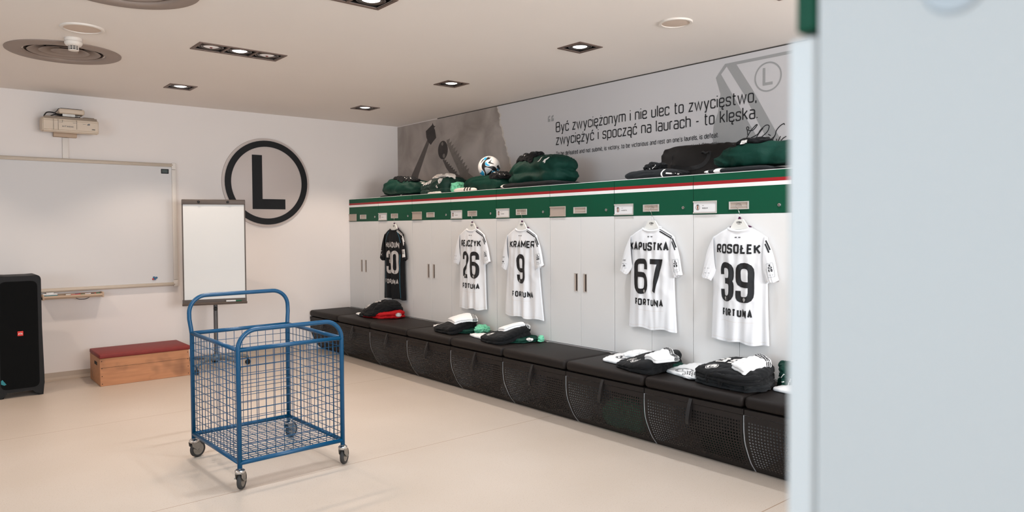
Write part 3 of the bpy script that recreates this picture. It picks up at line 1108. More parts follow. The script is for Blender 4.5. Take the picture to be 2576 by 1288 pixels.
def projector():
    t = thing('projector', 'beige short-throw projector on a wall bracket above the whiteboard', 'projector', (-3.60, 0, .085))
    # body, lens end to the left, hung with its base up
    b = NB()
    prof = [(-.222, 2.245), (-.200, 2.226), (-.03, 2.250), (-.02, 2.352), (-.10, 2.372), (-.205, 2.358), (-.225, 2.338)]
    for x0, x1 in ((-.250, -.245), (-.245, .203)):
        pass
    prism(b, prof, lambda y, z: (-.232, y, z), lambda y, z: (.215, y, z))
    bmesh.ops.bevel(b, geom=b.edges[:], offset=.008, segments=2, affect='EDGES')
    obj('case', b, 'projector_body', t, angle=30)
    b = NB(); box(b, -.215, .205, -.205, -.03, 2.352, 2.374, .006); box(b, .10, .19, -.17, -.05, 2.37, 2.386, .005); obj('underside_cover', b, 'projector_top', t, angle=40)
    b = NB()
    for x in (-.148, -.112):
        box(b, x, x + .0015, -.2268, -.2235, 2.246, 2.345)
    box(b, .035, .0365, -.2268, -.2235, 2.262, 2.345)
    for x0, x1, z in ((-.108, -.078, 2.318), (.005, .035, 2.318)):
        box(b, x0, x1, -.2268, -.2238, z, z + .0015); box(b, x1, x1 + .0015, -.2268, -.2238, z, z + .024)
    box(b, .160, .184, -.2275, -.2238, 2.266, 2.272)
    obj('panel_seam', b, 'gap_dark', t)
    b = NB(); text_on(b, 'HITACHI', .013, .003, lambda x, z: (x, -.2272, z), -.036, 2.276, 1.6); obj('maker_lettering', b, 'ink_grey', t)
    b = NB()
    tube(b, [(.085, -.226, 2.315), (.11, -.226, 2.315)], .0012, 5)
    disc_on(b, .135, 2.314, .008, lambda x, z: (x, -.2272, z)); disc_on(b, .124, 2.311, .005, lambda x, z: (x, -.2272, z))
    obj('badge', b, 'ink_grey', t)
    # arm and slide plate above
    b = NB(); box(b, -.100, .105, -.215, -.02, 2.402, 2.448, .014, 3); obj('bracket_head', b, 'projector_body', t, angle=40)
    b = NB(); box(b, -.085, .085, -.19, -.03, 2.447, 2.454); box(b, -.03, .05, -.15, -.02, 2.368, 2.404); box(b, -.06, .02, -.17, -.08, 2.372, 2.388)
    obj('bracket_slide', b, 'lamp_dark', t)
    b = NB()
    lathe(b, [(0, .03), (.006, .03), (.006, .052), (.012, .053), (.012, .060), (.007, .061), (.007, .066), (.013, .067), (.013, .073), (0, .074)], 14, (.0, -.16, 2.392), axis='x')
    box(b, -.07, .03, -.185, -.13, 2.380, 2.404)
    obj('adjusting_screw', b, 'steel_worn', t, angle=40)
    b = NB()
    tube(b, catmull([(-.215, -.19, 2.37), (-.19, -.17, 2.405), (-.145, -.15, 2.412), (-.09, -.13, 2.40), (-.03, -.10, 2.40)], 8), .0055, 8)
    tube(b, catmull([(-.17, -.19, 2.37), (-.13, -.18, 2.39), (-.08, -.16, 2.395), (-.03, -.13, 2.40)], 8), .005, 8)
    tube(b, catmull([(-.13, -.19, 2.372), (-.09, -.185, 2.382), (-.04, -.17, 2.38), (-.01, -.15, 2.40)], 8), .004, 8)
    tube(b, catmull([(-.14, -.17, 2.40), (-.112, -.17, 2.425), (-.085, -.12, 2.456), (.0, -.10, 2.458)], 8), .003, 6)
    obj('cable', b, 'cable_black', t, smooth=True)
    b = NB(); box(b, -.125, .062, -.06, 0, 2.203, 2.30, .004); obj('wall_box', b, 'tray_beige', t, angle=40)
    b = NB(); box(b, -.075, -.030, -.02, -.001, 2.302, 2.40); box(b, -.06, -.04, -.10, -.001, 2.38, 2.40); obj('mast', b, 'lamp_dark', t)
    b = NB(); box(b, -.053, -.003, -.018, 0, 2.091, 2.286, .003)
    tag(obj('cable_duct', b, 'frame_white', angle=40, loc=(-3.60, 0, 0)), 'short white vertical cable duct between projector and whiteboard', 'cable duct')
projector()

def flipchart():
    X, Y = -2.42, -.45
    t = thing('flip_chart', 'flip chart easel with white board on a wheeled grey stand', 'flip chart', (X, Y, 0), math.radians(-17))
    W = .289
    b = NB(); box(b, -W + .006, W - .006, -.030, -.016, .70, 1.69); obj('board', b, 'flip_white', t)
    for s in (-1, 1):
        b = NB(); box(b, s * W - .006, s * W + .006, -.034, -.012, .70, 1.69, .003); obj('side_frame', b, 'flip_grey', t)
    b = NB(); box(b, -W - .006, W + .006, -.044, -.008, 1.662, 1.712, .006)
    o = obj('clamp_bar', b, 'flip_grey', t, angle=40)
    for x in (-.14, .13):
        b = NB(); lathe(b, [(.012, -.044), (.012, -.056), (.008, -.062), (0, -.062)], 14, (x, 0, 1.688), axis='y'); obj('clamp_knob', b, 'rubber_black', o, angle=40)
    b = NB()
    prism(b, [(-.008, .712), (-.036, .712), (-.036, .682), (-.105, .672), (-.112, .684), (-.118, .680), (-.110, .660), (-.008, .664)], lambda y, z: (-W - .012, y, z), lambda y, z: (W + .008, y, z))
    obj('tray', b, 'flip_grey', t, angle=35)
    b = NB(); tube(b, [(0, .012, .10), (0, .012, 1.05)], .020, 16); obj('stem', b, 'flip_stem', t, angle=40)
    b = NB(); box(b, -.06, .06, -.012, .04, .90, 1.02, .01); obj('stem_mount', b, 'flip_stem', t, angle=40)
    b = NB(); lathe(b, [(.016, -.0), (.020, -.03), (.020, -.05), (.012, -.055), (0, -.055)], 16, (0, -.005, .615), axis='y'); obj('clamp_knob', b, 'rubber_black', t, angle=40)
    b = NB(); tube(b, [(0, .012, .085), (0, .012, .15)], .034, 20); obj('hub', b, 'flip_base', t, angle=40)
    for k in range(5):
        a = math.radians(20 + 72 * k)
        c, s = math.cos(a), math.sin(a)
        pts = catmull([(c * .02, .012 + s * .02, .105), (c * .15, .012 + s * .15, .115), (c * .27, .012 + s * .27, .098), (c * .325, .012 + s * .325, .080)], 6)
        b = NB(); tube(b, pts, [.022 - .006 * i / (len(pts) - 1) for i in range(len(pts))], 10); arm = obj('base_arm', b, 'flip_base', t, smooth=True)
        b = NB()
        for q in (-.012, .012):
            bb = NB(); lathe(bb, [(0, -.008), (.022, -.008), (.025, -.004), (.025, .004), (.022, .008), (0, .008)], 18, axis='x')
            M = Matrix.Translation((c * .325, .012 + s * .325, .0255)) @ Matrix.Rotation(a + .7, 4, 'Z') @ Matrix.Translation((q, 0, 0))
            merge(b, bb, M=M)
        tube(b, [(c * .325, .012 + s * .325, .03), (c * .325, .012 + s * .325, .082)], .009, 8)
        obj('caster', b, 'rubber_black', arm, angle=40)
    m = thing('marker_pen', 'white and green marker lying in the flip chart tray', 'marker', (X, Y, 0), math.radians(-17))
    b = NB(); lathe(b, [(0, .10), (.008, .10), (.008, .19)], 12, (0, -.075, .6895), axis='x'); obj('barrel', b, 'marker_white', m, angle=40)
    b = NB(); lathe(b, [(.0085, .19), (.0085, .245), (0, .248)], 12, (0, -.075, .6895), axis='x'); obj('cap', b, 'marker_green', m, angle=40)
flipchart()

def vault_box():
    t = thing('vaulting_box', 'wooden vaulting box section with a red padded top beside the cart', 'box', (-3.105, -.365, 0))
    L, Rb, Rt, F, Ft, Bk = -.378, .392, .384, -.238, -.222, .235
    b = NB()
    vs = [b.verts.new(p) for p in ((L, F, 0), (Rb, F, 0), (Rb, Bk, 0), (L, Bk, 0), (L, Ft, .250), (Rt, Ft, .250), (Rt, Bk, .250), (L, Bk, .250))]
    for q in ((0, 1, 2, 3), (4, 5, 6, 7), (0, 1, 5, 4), (1, 2, 6, 5), (2, 3, 7, 6), (3, 0, 4, 7)):
        b.faces.new([vs[i] for i in q])
    bmesh.ops.bevel(b, geom=b.edges[:], offset=.003, segments=2, affect='EDGES')
    obj('body', b, 'wood_ply', t)
    b = NB(); box(b, L - .003, Rt + .014, Ft - .010, Bk + .004, .250, .288, .009, 3); obj('padded_top', b, 'leather_red', t, angle=50)
    b = NB(); box(b, L - .0015, L + .002, -.10, .02, .175, .205, .001); obj('hand_hole', b, 'hole_dark', t)
    b = NB()
    fy = lambda z: F + (Ft - F) * z / .25
    for x in (L + .015, Rt - .012):
        for z in (.022, .09, .16, .225):
            lathe(b, [(.004, -.001), (.003, -.002), (0, -.002)], 10, (x, fy(z), z), axis='y')
    obj('screw_heads', b, 'hole_dark', t)
    b = NB(); box(b, L + .004, Rb - .010, fy(.165) - .0012, fy(.165), .164, .1655); obj('board_joint', b, 'hole_dark', t)
vault_box()

def party_speaker():
    t = thing('loudspeaker', 'tall black floor loudspeaker with a small red badge by the whiteboard', 'loudspeaker', (-4.075, -.60, 0))
    H, W = 1.035, .166
    # shell: front outline extruded backwards, with arched foot
    out = []
    def arc(cx, cz, r, a0, a1, n=6):
        for k in range(n + 1):
            a = math.radians(a0 + (a1 - a0) * k / n)
            out.append((cx + r * math.cos(a), cz + r * math.sin(a)))
    out += [(-W + .004, 0), (-.125, 0)]
    arc(-.095, .015, .032, 180, 90, 5)
    out += [(.072, .047)]
    arc(.085, .013, .034, 90, 10, 5)
    out += [(.128, 0), (W - .006, 0), (W + .004, .10), (W + .003, .2), (W - .006, .6)]
    arc(W - .040, H - .036, .034, 0, 90, 5)
    out += [(.07, H - .006), (-.07, H - .006)]
    arc(-W + .040, H - .036, .034, 90, 180, 5)
    out += [(-W + .006, .6), (-W - .004, .12)]
    b = NB()
    prism(b, out, lambda x, z: (x, 0, z), lambda x, z: (x, .34, z))
    ed = [e for e in b.edges if abs(e.verts[0].co.y - e.verts[1].co.y) < 1e-5]
    bmesh.ops.bevel(b, geom=ed, offset=.012, segments=2, affect='EDGES')
    obj('shell', b, 'speaker_black', t, angle=40)
    g = roundpoly([(-.140, .075), (.134, .075), (.132, .985), (-.136, .985)], .05, 5, True)
    b = NB(); prism(b, [tuple(p) for p in g], lambda x, z: (x, -.0015, z), lambda x, z: (x, .012, z)); gr = obj('grille', b, 'speaker_grille', t)
    b = NB(); prism(b, [tuple(p * 1.0) for p in g], lambda x, z: (x * 1.035, -.0006, (z - .53) * 1.012 + .53), lambda x, z: (x * 1.035, .01, (z - .53) * 1.012 + .53)); obj('grille_rim', b, 'speaker_black', t)
    b = NB(); box(b, -.016, .025, -.0075, -.001, .522, .562, .003); bd = obj('badge', b, 'badge_red', gr)
    b = NB(); text_on(b, 'JBL', .014, .0036, lambda x, z: (x, -.0082, z), .0045, .535, 1.1); obj('badge_lettering', b, 'print_white', bd)
    b = NB()
    flat(b, [(-.137, .155), (-.128, .165), (-.10, .122), (-.115, .116), (-.137, .128)], lambda x, z: (x, -.0025, z)); obj('sticker', b, 'eraser_teal', gr)
party_speaker()

# ------------------------------------------------------------------ the blue wire cart
def cart():
    t = thing('basket_trolley', 'blue wire-mesh basket trolley with two hoop handles standing on the open floor', 'trolley', (-3.130, -3.625, 0), math.radians(1.6))
    X, Y, ZB, ZT = .308, .375, .150, .763
    R = .0130
    def hoop(y, ztop, rad, bulge=0):
        pts = []
        def side(s):
            p = [Vector((s * X, y, .122))]
            if bulge:
                p += [Vector((s * X, y, .77)), Vector((s * (X + bulge * .4), y + .004, .81)), Vector((s * (X + bulge), y + .010, .86)), Vector((s * (X + bulge), y + .012, ztop - rad))]
            else:
                p += [Vector((s * X, y, ztop - rad))]
            return p
        l = side(-1)
        r = side(1)
        xb = X + bulge
        yy = l[-1].y
        arc = [Vector((-xb + rad - rad * math.cos(a), yy, ztop - rad + rad * math.sin(a))) for a in [math.radians(9 * k) for k in range(1, 11)]]
        arc2 = [Vector((-p.x, p.y, p.z)) for p in reversed(arc)]
        return l + arc + arc2 + list(reversed(r))
    b = NB(); tube(b, hoop(-Y, .868, .105), R, 12); obj('front_hoop', b, 'cart_blue', t, smooth=True)
    b = NB(); tube(b, hoop(Y, 1.004, .105, .010), R, 12); obj('rear_hoop', b, 'cart_blue', t, smooth=True)
    for s in (-1, 1):
        b = NB(); tube(b, [(s * X, -Y, ZT), (s * X, Y, ZT + .012)], R * .92, 12); obj('top_rail', b, 'cart_blue', t, smooth=True)
        b = NB(); tube(b, [(s * X, -Y, ZB), (s * X, Y, ZB)], R * .95, 12); obj('bottom_rail', b, 'cart_blue', t, smooth=True)
        b = NB(); tube(b, [(-X, s * Y, ZT + (.012 if s > 0 else 0)), (X, s * Y, ZT + (.012 if s > 0 else 0))], R * .95, 12); obj('top_rail', b, 'cart_blue', t, smooth=True)
        b = NB(); tube(b, [(-X, s * Y, ZB), (X, s * Y, ZB)], R, 12); obj('bottom_rail', b, 'cart_blue', t, smooth=True)
    w = .0019
    nz_, nx_, ny_ = 13, 12, 15
    for s in (-1, 1):
        b = NB()
        y = s * Y
        yo = y - s * .006
        for i in range(1, nx_):
            x = -X + 2 * X * i / nx_
            tube(b, [(x, yo, ZB), (x, yo, ZT)], w, 6)
        for i in range(1, nz_):
            z = ZB + (ZT - ZB) * i / nz_
            tube(b, [(-X, yo + s * .004, z), (X, yo + s * .004, z)], w, 6)
        obj('mesh_panel', b, 'cart_blue', t, smooth=True)
        b = NB()
        x = s * X
        xo = x - s * .006
        for i in range(1, ny_):
            y = -Y + 2 * Y * i / ny_
            tube(b, [(xo, y, ZB), (xo, y, ZT)], w, 6)
        for i in range(1, nz_):
            z = ZB + (ZT - ZB) * i / nz_
            tube(b, [(xo + s * .004, -Y, z), (xo + s * .004, Y, z)], w, 6)
        obj('mesh_panel', b, 'cart_blue', t, smooth=True)
    b = NB()
    for i in range(1, 14):
        x = -X + 2 * X * i / 14
        tube(b, [(x, -Y, ZB + .004), (x, Y, ZB + .004)], w, 6)
    for i in range(1, 20):
        y = -Y + 2 * Y * i / 20
        tube(b, [(-X, y, ZB + .0085), (X, y, ZB + .0085)], w, 6)
    obj('base_mesh', b, 'cart_blue', t, smooth=True)
    for x, y, a in ((-X, -Y, 50), (X, -Y, 42), (-X, Y, 18), (X, Y, 24)):
        c = bpy.data.objects.new('caster', None)
        link(c, t)
        c.location = (x, y, 0)
        c.rotation_euler = (0, 0, math.radians(a))
        c.empty_display_size = .05
        ox = .026
        b = NB(); tube(b, [(0, 0, .108), (0, 0, .126)], .007, 10); lathe(b, [(0, .118), (.020, .117), (.027, .111), (.028, .104), (.024, .097), (0, .095)], 24)
        obj('swivel_head', b, 'chrome', c, angle=40)
        b = NB()
        out = [(-.024, .100), (.026, .100), (.040, .082), (ox + .012, .046), (ox, .040), (ox - .013, .046), (-.020, .074)]
        for s in (-1, 1):
            prism(b, out, lambda u, z: (u, s * .0165, z), lambda u, z: (u, s * .0190, z))
        box(b, -.022, .028, -.019, .019, .095, .100)
        bb = NB(); lathe(bb, [(0, -.023), (.007, -.023), (.007, .023), (0, .023)], 10, (ox, 0, .05), axis='y'); merge(b, bb)
        obj('fork', b, 'steel_worn', c, angle=35)
        b = NB(); lathe(b, [(.034, -.009), (.046, -.012), (.050, -.006), (.050, .006), (.046, .012), (.034, .009)], 32, (ox, 0, .05), axis='y'); obj('tyre', b, 'rubber_dark', c, smooth=True)
        b = NB(); lathe(b, [(0, -.012), (.016, -.012), (.030, -.0085), (.0355, -.0095), (.0355, .0095), (.030, .0085), (.016, .012), (0, .012)], 28, (ox, 0, .05), axis='y'); obj('wheel_disc', b, 'steel_worn', c, angle=40)
        if (x, y) == (-X, -Y):
            b = NB(); box(b, ox - .008, ox + .030, .020, .040, .055, .060, .002); obj('brake_pedal', b, 'steel_worn', c)
cart()

# ------------------------------------------------------------------ lockers
Z_DB, Z_DT, Z_TOP = .462, 1.4945, 1.763
def locker(loc, rz, label, plate=None, door_t=.018, flap_t=.018, w=LW, side=False, lead=.0, group='white lockers with green flaps along the right wall'):
    t = thing('locker', label, 'locker', loc, rz, group)
    d = .683
    ct = max(door_t, flap_t) + .0015
    b = NB()
    box(b, .001, .018, ct, d, 0, Z_TOP - .002); box(b, w - .018, w - .001, ct, d, 0, Z_TOP - .002)
    box(b, .018, w - .018, d - .01, d, 0, Z_TOP - .002)
    box(b, .018, w - .018, ct, d, 1.486, 1.502); box(b, .018, w - .018, ct + .01, d, .425, .4605)
    obj('carcass', b, 'carcass_white', t)
    b = NB(); box(b, .0005, w - .0005, .001, d, Z_TOP - .002, Z_TOP + .0015); obj('top_board', b, 'stripe_white', t)
    b = NB(); box(b, .001, w - .001, .004, ct + .01, .435, Z_DB - .0045); obj('plinth', b, 'laminate_white', t)
    g = .0018
    for i, (x0, x1) in enumerate(((g, w / 2 - g * .7), (w / 2 + g * .7, w - g))):
        b = NB(); box(b, x0, x1, lead, lead + door_t, Z_DB, Z_DT - .002, .0012, 1)
        dr = obj('door', b, 'laminate_white', t)
        hx = .305 if i == 0 else .405
        b = NB()
        for q in ((hx - .021, hx - .015, .897, 1.045), (hx + .015, hx + .021, .897, 1.045), (hx - .015, hx + .015, .897, .903), (hx - .015, hx + .015, 1.039, 1.045)):
            box(b, q[0], q[1], lead - .0035, lead + .001, q[2], q[3])
        hd = obj('handle', b, 'aluminium', dr)
        b = NB(); box(b, hx - .0155, hx - .004, lead - .0022, lead - .0005, .903, 1.039); box(b, hx - .004, hx + .0155, lead - .0008, lead - .0002, .903, 1.039, mi=1)
        obj('handle_cup', b, ['aluminium_dull', 'lamp_ring'], dr)
    f0, f1 = lead + .0002 + (door_t - flap_t) * (1 if side else 0), 0
    b = NB(); box(b, g, w - g, f0, f0 + flap_t, Z_DT, Z_TOP - .0025, .001, 1)
    fl = obj('flap_door', b, 'green_panel', t)
    b = NB(); box(b, g + .0005, w - g - .0005, f0 - .0008, f0 + .0002, 1.6915, 1.7135); obj('red_stripe', b, 'stripe_red', fl)
    b = NB(); box(b, g + .0005, w - g - .0005, f0 - .0008, f0 + .0002, 1.6665, 1.6912); obj('white_stripe', b, 'stripe_white', fl)
    # recessed pull
    b = NB()
    x0, x1, z0, z1 = .280, .422, 1.522, 1.573
    box(b, x0, x1, f0 - .006, f0 + .001, z1 - .005, z1); box(b, x0, x1, f0 - .006, f0 + .001, z0, z0 + .005)
    box(b, x0, x0 + .008, f0 - .006, f0 + .001, z0 + .005, z1 - .005); box(b, x1 - .008, x1, f0 - .006, f0 + .001, z0 + .005, z1 - .005)
    pl = obj('pull_handle', b, 'aluminium', fl)
    b = NB(); box(b, x0 + .008, x1 - .008, f0 - .0012, f0 - .0002, z0 + .005, z1 - .005); box(b, x0 + .010, x1 - .010, f0 - .003, f0 - .001, z0 + .018, z0 + .022, mi=1); obj('pull_cup', b, ['aluminium_dull', 'aluminium'], fl)
    b = NB(); lathe(b, [(0, -.006), (.005, -.006), (.0105, -.005), (.0115, 0)], 20, (.630, f0, 1.543), axis='y'); box(b, .6285, .6315, f0 - .0068, f0 - .006, 1.538, 1.548, mi=1); obj('lock', b, ['chrome', 'ink_dark'], fl, angle=40)
    # name plate holder
    x0, x1, z0, z1 = .005, .186, 1.501, 1.584
    b = NB()
    box(b, x0, x1, f0 - .0035, f0 + .0, z0, z1); box(b, x0 - .001, x1, f0 - .009, f0 - .003, z1 - .009, z1); box(b, x0 - .001, x1, f0 - .009, f0 - .003, z0, z0 + .009)
    box(b, x1 - .004, x1, f0 - .007, f0 - .003, z0 + .009, z1 - .009)
    nm = obj('name_holder', b, 'aluminium_dull' if plate is None else 'aluminium', fl)
    if plate:
        b = NB(); box(b, x0 + .001, x1 - .005, f0 - .0048, f0 - .0038, z0 + .0095, z1 - .0095); card = obj('name_card', b, 'plate_white', fl)
        pc = lambda x, z: (x, f0 - .0052, z)
        pc2 = lambda x, z: (x, f0 - .0056, z)
        pc3 = lambda x, z: (x, f0 - .0060, z)
        b = NB()
        ring_on(b, .040, 1.542, .0185, .0020, pc, .85)
        disc_on(b, .040, 1.551, .0080, pc2, .95)
        text_on(b, plate, .0075, .0018, pc, .075, 1.532, 1.1, .002, 'l')
        text_on(b, plate[:3], .006, .0006, pc, .075, 1.550, 1.0, .002, 'l')
        disc_on(b, .040, 1.5455, .0085, pc3, .75, mi=1)
        disc_on(b, .040, 1.534, .0080, pc3, .9, mi=1)
        obj('name_print', b, ['ink_dark', 'skin_print'], fl)
    if side:   # round cap on the end panel
        b = NB()
        lathe(b, [(0, .0006), (.0035, .0006), (.0042, .0010), (.0085, .0012), (.0105, .0004), (.0105, 0)], 28, (w - .001, .060, 1.4995), axis='x')
        obj('screw_cap', b, 'cap_grey', t, smooth=True)
    return t
mat('cap_grey', (196, 200, 204), 0.5)

PLATES = [None, 'H\u0141ADUN', None, 'REJCZYK', 'KRAMER', None, 'KAPUSTKA', 'ROSO\u0141EK', None]
LLAB = ['white locker with green flap in the far corner against the back wall',
        'white locker with green flap behind the black jersey numbered 30',
        'white locker with green flap and bare doors between the jerseys 30 and 26',
        'white locker with green flap behind the white jersey numbered 26',
        'white locker with green flap behind the white jersey numbered 9',
        'white locker with green flap and bare doors between the jerseys 9 and 67',
        'white locker with green flap behind the white jersey numbered 67',
        'white locker with green flap behind the white jersey numbered 39',
        'white locker mostly hidden by the near blurred locker, after jersey 39']
for k in range(9):
    locker((-.690, -k * LW, 0), -PI / 2, LLAB[k], PLATES[k])
locker((-4.491 + LW, -7.7365, 0), PI, 'blurred white locker end panel with green flap edge filling the right of the view', None, .0115, .0085, side=True, group=None)

# ------------------------------------------------------------------ benches
def band(path, t):
    P = [Vector(p) for p in path]
    l, r = [], []
    for i, p in enumerate(P):
        d = (P[min(i + 1, len(P) - 1)] - P[max(i - 1, 0)]).normalized()
        n = Vector((-d.y, d.x)) * t / 2
        l.append(tuple(p + n)); r.append(tuple(p - n))
    return l + r[::-1]

def bench(k, label):
    t = thing('storage_bench', label, 'bench', (-1.200, -k * LW, 0), -PI / 2, 'dark padded storage benches in front of the lockers')
    w = LW
    prof = catmull([Vector((-.010, .352, 0)), Vector((-.010, .27, 0)), Vector((.0, .20, 0)), Vector((.022, .145, 0)), Vector((.056, .078, 0)), Vector((.088, .035, 0)), Vector((.117, .004, 0))], 4)
    prof = [(p.x, p.y) for p in prof]
    s = [0]
    for a, b2 in zip(prof, prof[1:]):
        s.append(s[-1] + math.dist(a, b2))
    tot = s[-1]
    b = NB()
    uvl = b.loops.layers.uv.new('UVMap')
    xs = [.005, .024, w - .026, w - .008]
    ss = [0, .030] + [x for x in s if .035 < x < tot - .055] + [tot - .05, tot]
    def at(q):
        for i in range(len(s) - 1):
            if s[i] <= q <= s[i + 1] + 1e-9:
                f = (q - s[i]) / (s[i + 1] - s[i])
                return (prof[i][0] + (prof[i + 1][0] - prof[i][0]) * f, prof[i][1] + (prof[i + 1][1] - prof[i][1]) * f)
        return prof[-1]
    V = [[b.verts.new((x, *at(q))) for x in xs] for q in ss]
    for i in range(len(ss) - 1):
        for j in range(3):
            f = b.faces.new((V[i][j], V[i][j + 1], V[i + 1][j + 1], V[i + 1][j]))
            f.material_index = 0 if (j == 1 and 1 <= i < len(ss) - 2) else 1
            f.smooth = True
            for lp, (x, q) in zip(f.loops, ((xs[j], ss[i]), (xs[j + 1], ss[i]), (xs[j + 1], ss[i + 1]), (xs[j], ss[i + 1]))):
                lp[uvl].uv = (x - .024 + .0093 * 0, q - .030)
    obj('perforated_front', b, ['bench_perforated', 'bench_metal'], t, smooth=True)
    b = NB()
    poly = [(p[0] + .002, p[1]) for p in prof] + [(.49, .004), (.49, .352)]
    for x0, x1 in ([(w - .0038, w - .0024)] + ([(.0005, .0035)] if k == 0 else [])):
        prism(b, poly, lambda y, z: (x0, y, z), lambda y, z: (x1, y, z))
    obj('divider', b, 'divider_white', t)
    b = NB(); box(b, .006, w - .010, .46, .47, .004, .35); obj('back_board', b, 'bench_inner', t)
    b = NB(); box(b, .003, w - .003, -.0125, .49, .354, .386, .002); obj('front_rail', b, 'bench_metal', t)
    b = NB()
    box(b, .003, w - .003, -.020, .498, .392, .462, .027, 4)
    for v in b.verts:
        if v.co.z > .44:
            v.co.z += .004 * math.sin(PI * min(1, max(0, v.co.x / w)))
    obj('seat_cushion', b, 'cushion_vinyl', t, smooth=True)
    b = NB()
    path = catmull([Vector((-.013, .384, 0)), Vector((-.034, .335, 0)), Vector((-.050, .272, 0)), Vector((-.048, .238, 0)), Vector((-.038, .244, 0)), Vector((-.024, .30, 0)), Vector((-.0135, .356, 0))], 5)
    pol = band([(p.x, p.y) for p in path], .003)
    prism(b, pol, lambda y, z: (.345, y, z), lambda y, z: (.368, y, z))
    obj('pull_strap', b, 'strap_black', t)
    return t
BLAB = ['dark padded storage bench at the far end against the back wall', 'dark padded storage bench below the black jersey numbered 30',
        'dark padded storage bench with nothing on it between jerseys 30 and 26', 'dark padded storage bench below the white jersey numbered 26',
        'dark padded storage bench below the white jersey numbered 9', 'dark padded storage bench with a clear seat between jerseys 9 and 67',
        'dark padded storage bench below the white jersey numbered 67', 'dark padded storage bench below the white jersey numbered 39',
        'dark padded storage bench running out of view behind the near white locker']
for k in range(9):
    bench(k, BLAB[k])

# ------------------------------------------------------------------ soft goods
def loc2(cx, cy, pts):
    return [(-(p[1] - cy), p[0] - cx) for p in pts]

STACK = [(.93, 0), (.985, .05), (1.0, .16), (.99, .27), (.962, .36), (.955, .40), (.985, .47), (1.0, .57), (.995, .68), (.975, .79), (.93, .89), (.86, .955), (.75, .985), (.6, 1.0), (.42, 1.01), (.2, 1.015)]
PUFF = [(.74, 0), (.88, .06), (.96, .17), (1.0, .32), (.99, .48), (.95, .62), (.88, .75), (.78, .86), (.65, .94), (.5, .985), (.34, 1.0), (.17, 1.01)]
THIN = [(.985, 0), (1.0, .3), (.995, .7), (.97, 1.0), (.8, 1.0), (.55, 1.0), (.3, 1.0)]
BOXY = [(.96, 0), (1.0, .12), (1.0, .45), (.99, .72), (.955, .88), (.9, .96), (.8, 1.0), (.6, 1.02), (.4, 1.03), (.2, 1.03)]

def slab(name, m, loc, outline, H, label=None, cat=None, prof=STACK, tilt=(0, 0), amp=.004, jag=.004, seed=0, rr=.04, base=None, N=72, nsc=11, group=None, parent=None, dome=0.0, rz=-PI / 2, hmin=.012):
    """a folded or stuffed piece of cloth from its plan outline, height and side profile"""
    rnd = Vector((seed * 3.7, seed * 1.3, seed * 7.1))
    pl = roundpoly([Vector(p) for p in outline], rr, 5, True)
    per = sum((pl[i] - pl[i - 1]).length for i in range(len(pl)))
    q = resample(pl, per / N, True)
    c = sum(q, Vector((0, 0))) / len(q)
    n = len(q)
    bm = NB()
    def hh(x, y):
        h = H + tilt[0] * (x - c.x) + tilt[1] * (y - c.y)
        return max(h, hmin)
    def wr(x, y, z):
        n1 = noise.noise(Vector((x * nsc * .8, y * nsc, z * nsc * 1.4)) + rnd)
        n2 = noise.noise(Vector((x * nsc * 1.5 + 1.2 * n1, y * nsc * 2.1, z * nsc * 2.6 + .8 * n1)) + rnd)
        return .7 * n1 + .9 * (.5 - 2.2 * abs(n2))
    if len(prof) > 8:
        prof = [(p.x, p.y) for p in catmull([Vector((r, f, 0)) for r, f in prof], 3)]
    prof = [(prof[0][0] * k, 0) for k in (.15, .5, .85)] + list(prof)
    base_z = {}
    rings = []
    for rho, zf in prof:
        ring = []
        for p in q:
            d = p - c
            pt = c + d * rho
            h = hh(pt.x, pt.y)
            wv = wr(pt.x, pt.y, 0)
            dirn = d.normalized() if d.length > 1e-6 else Vector((0, 0))
            pt = pt + dirn * (jag * wv * .6)
            zz = zf * h + dome * H * (1 - rho * rho) * (1 if zf > .8 else 0)
            b0 = base(pt.x, pt.y) if base else 0.0
            v = bm.verts.new((pt.x, pt.y, max(0.0, zz) + b0))
            base_z[v] = b0
            ring.append(v)
        rings.append(ring)
    for a, b in zip(rings, rings[1:]):
        for k in range(n):
            bm.faces.new((a[k], a[(k + 1) % n], b[(k + 1) % n], b[k]))
    h = hh(c.x, c.y)
    top = bm.verts.new((c.x, c.y, prof[-1][1] * h + dome * H + (base(c.x, c.y) if base else 0)))
    base_z[top] = 0
    rings0 = set(rings[0])
    for k in range(n):
        bm.faces.new((rings[-1][k], rings[-1][(k + 1) % n], top))
    bm.faces.new(rings[0][::-1])
    bmesh.ops.recalc_face_normals(bm, faces=bm.faces[:])
    bm.normal_update()
    bm.verts.index_update()
    mv = []
    for v in bm.verts:
        w = amp * 1.25 * wr(v.co.x, v.co.y, v.co.z)
        lo = base_z.get(v, 0)
        nz = v.co + v.normal * w
        if v in rings0 or v.index < 4 * n:
            continue
        nz.z = max(nz.z, lo + .001)
        mv.append((v, nz))
    for v, nz in mv:
        v.co = nz
    o = obj(name, bm, m, parent, smooth=True, loc=loc, rz=rz)
    if label:
        tag(o, label, cat, group)
    return o

def top_of(o, miss=0.0, off=.0015):
    bv = mesh_bvh(o)
    def f(x, y):
        h = bv.ray_cast(Vector((x, y, 3)), Vector((0, 0, -1)))
        return (h[0].z + off) if h[0] is not None else miss
    return f

def smooth_base(f, r=.07):
    P = [(0, 0)] + [(r * k * math.cos(a), r * k * math.sin(a)) for k in (.5, 1) for a in [2 * PI * i / 8 for i in range(8)]]
    return lambda x, y: sum(f(x + dx, y + dy) for dx, dy in P) / len(P)

def onto(o, d=(0, 0, -1), origin=(0, 0, 2), ex=(1, 0, 0), ey=(0, 1, 0), off=.0016):
    return drop(mesh_bvh(o), origin, ex, ey, d, off)

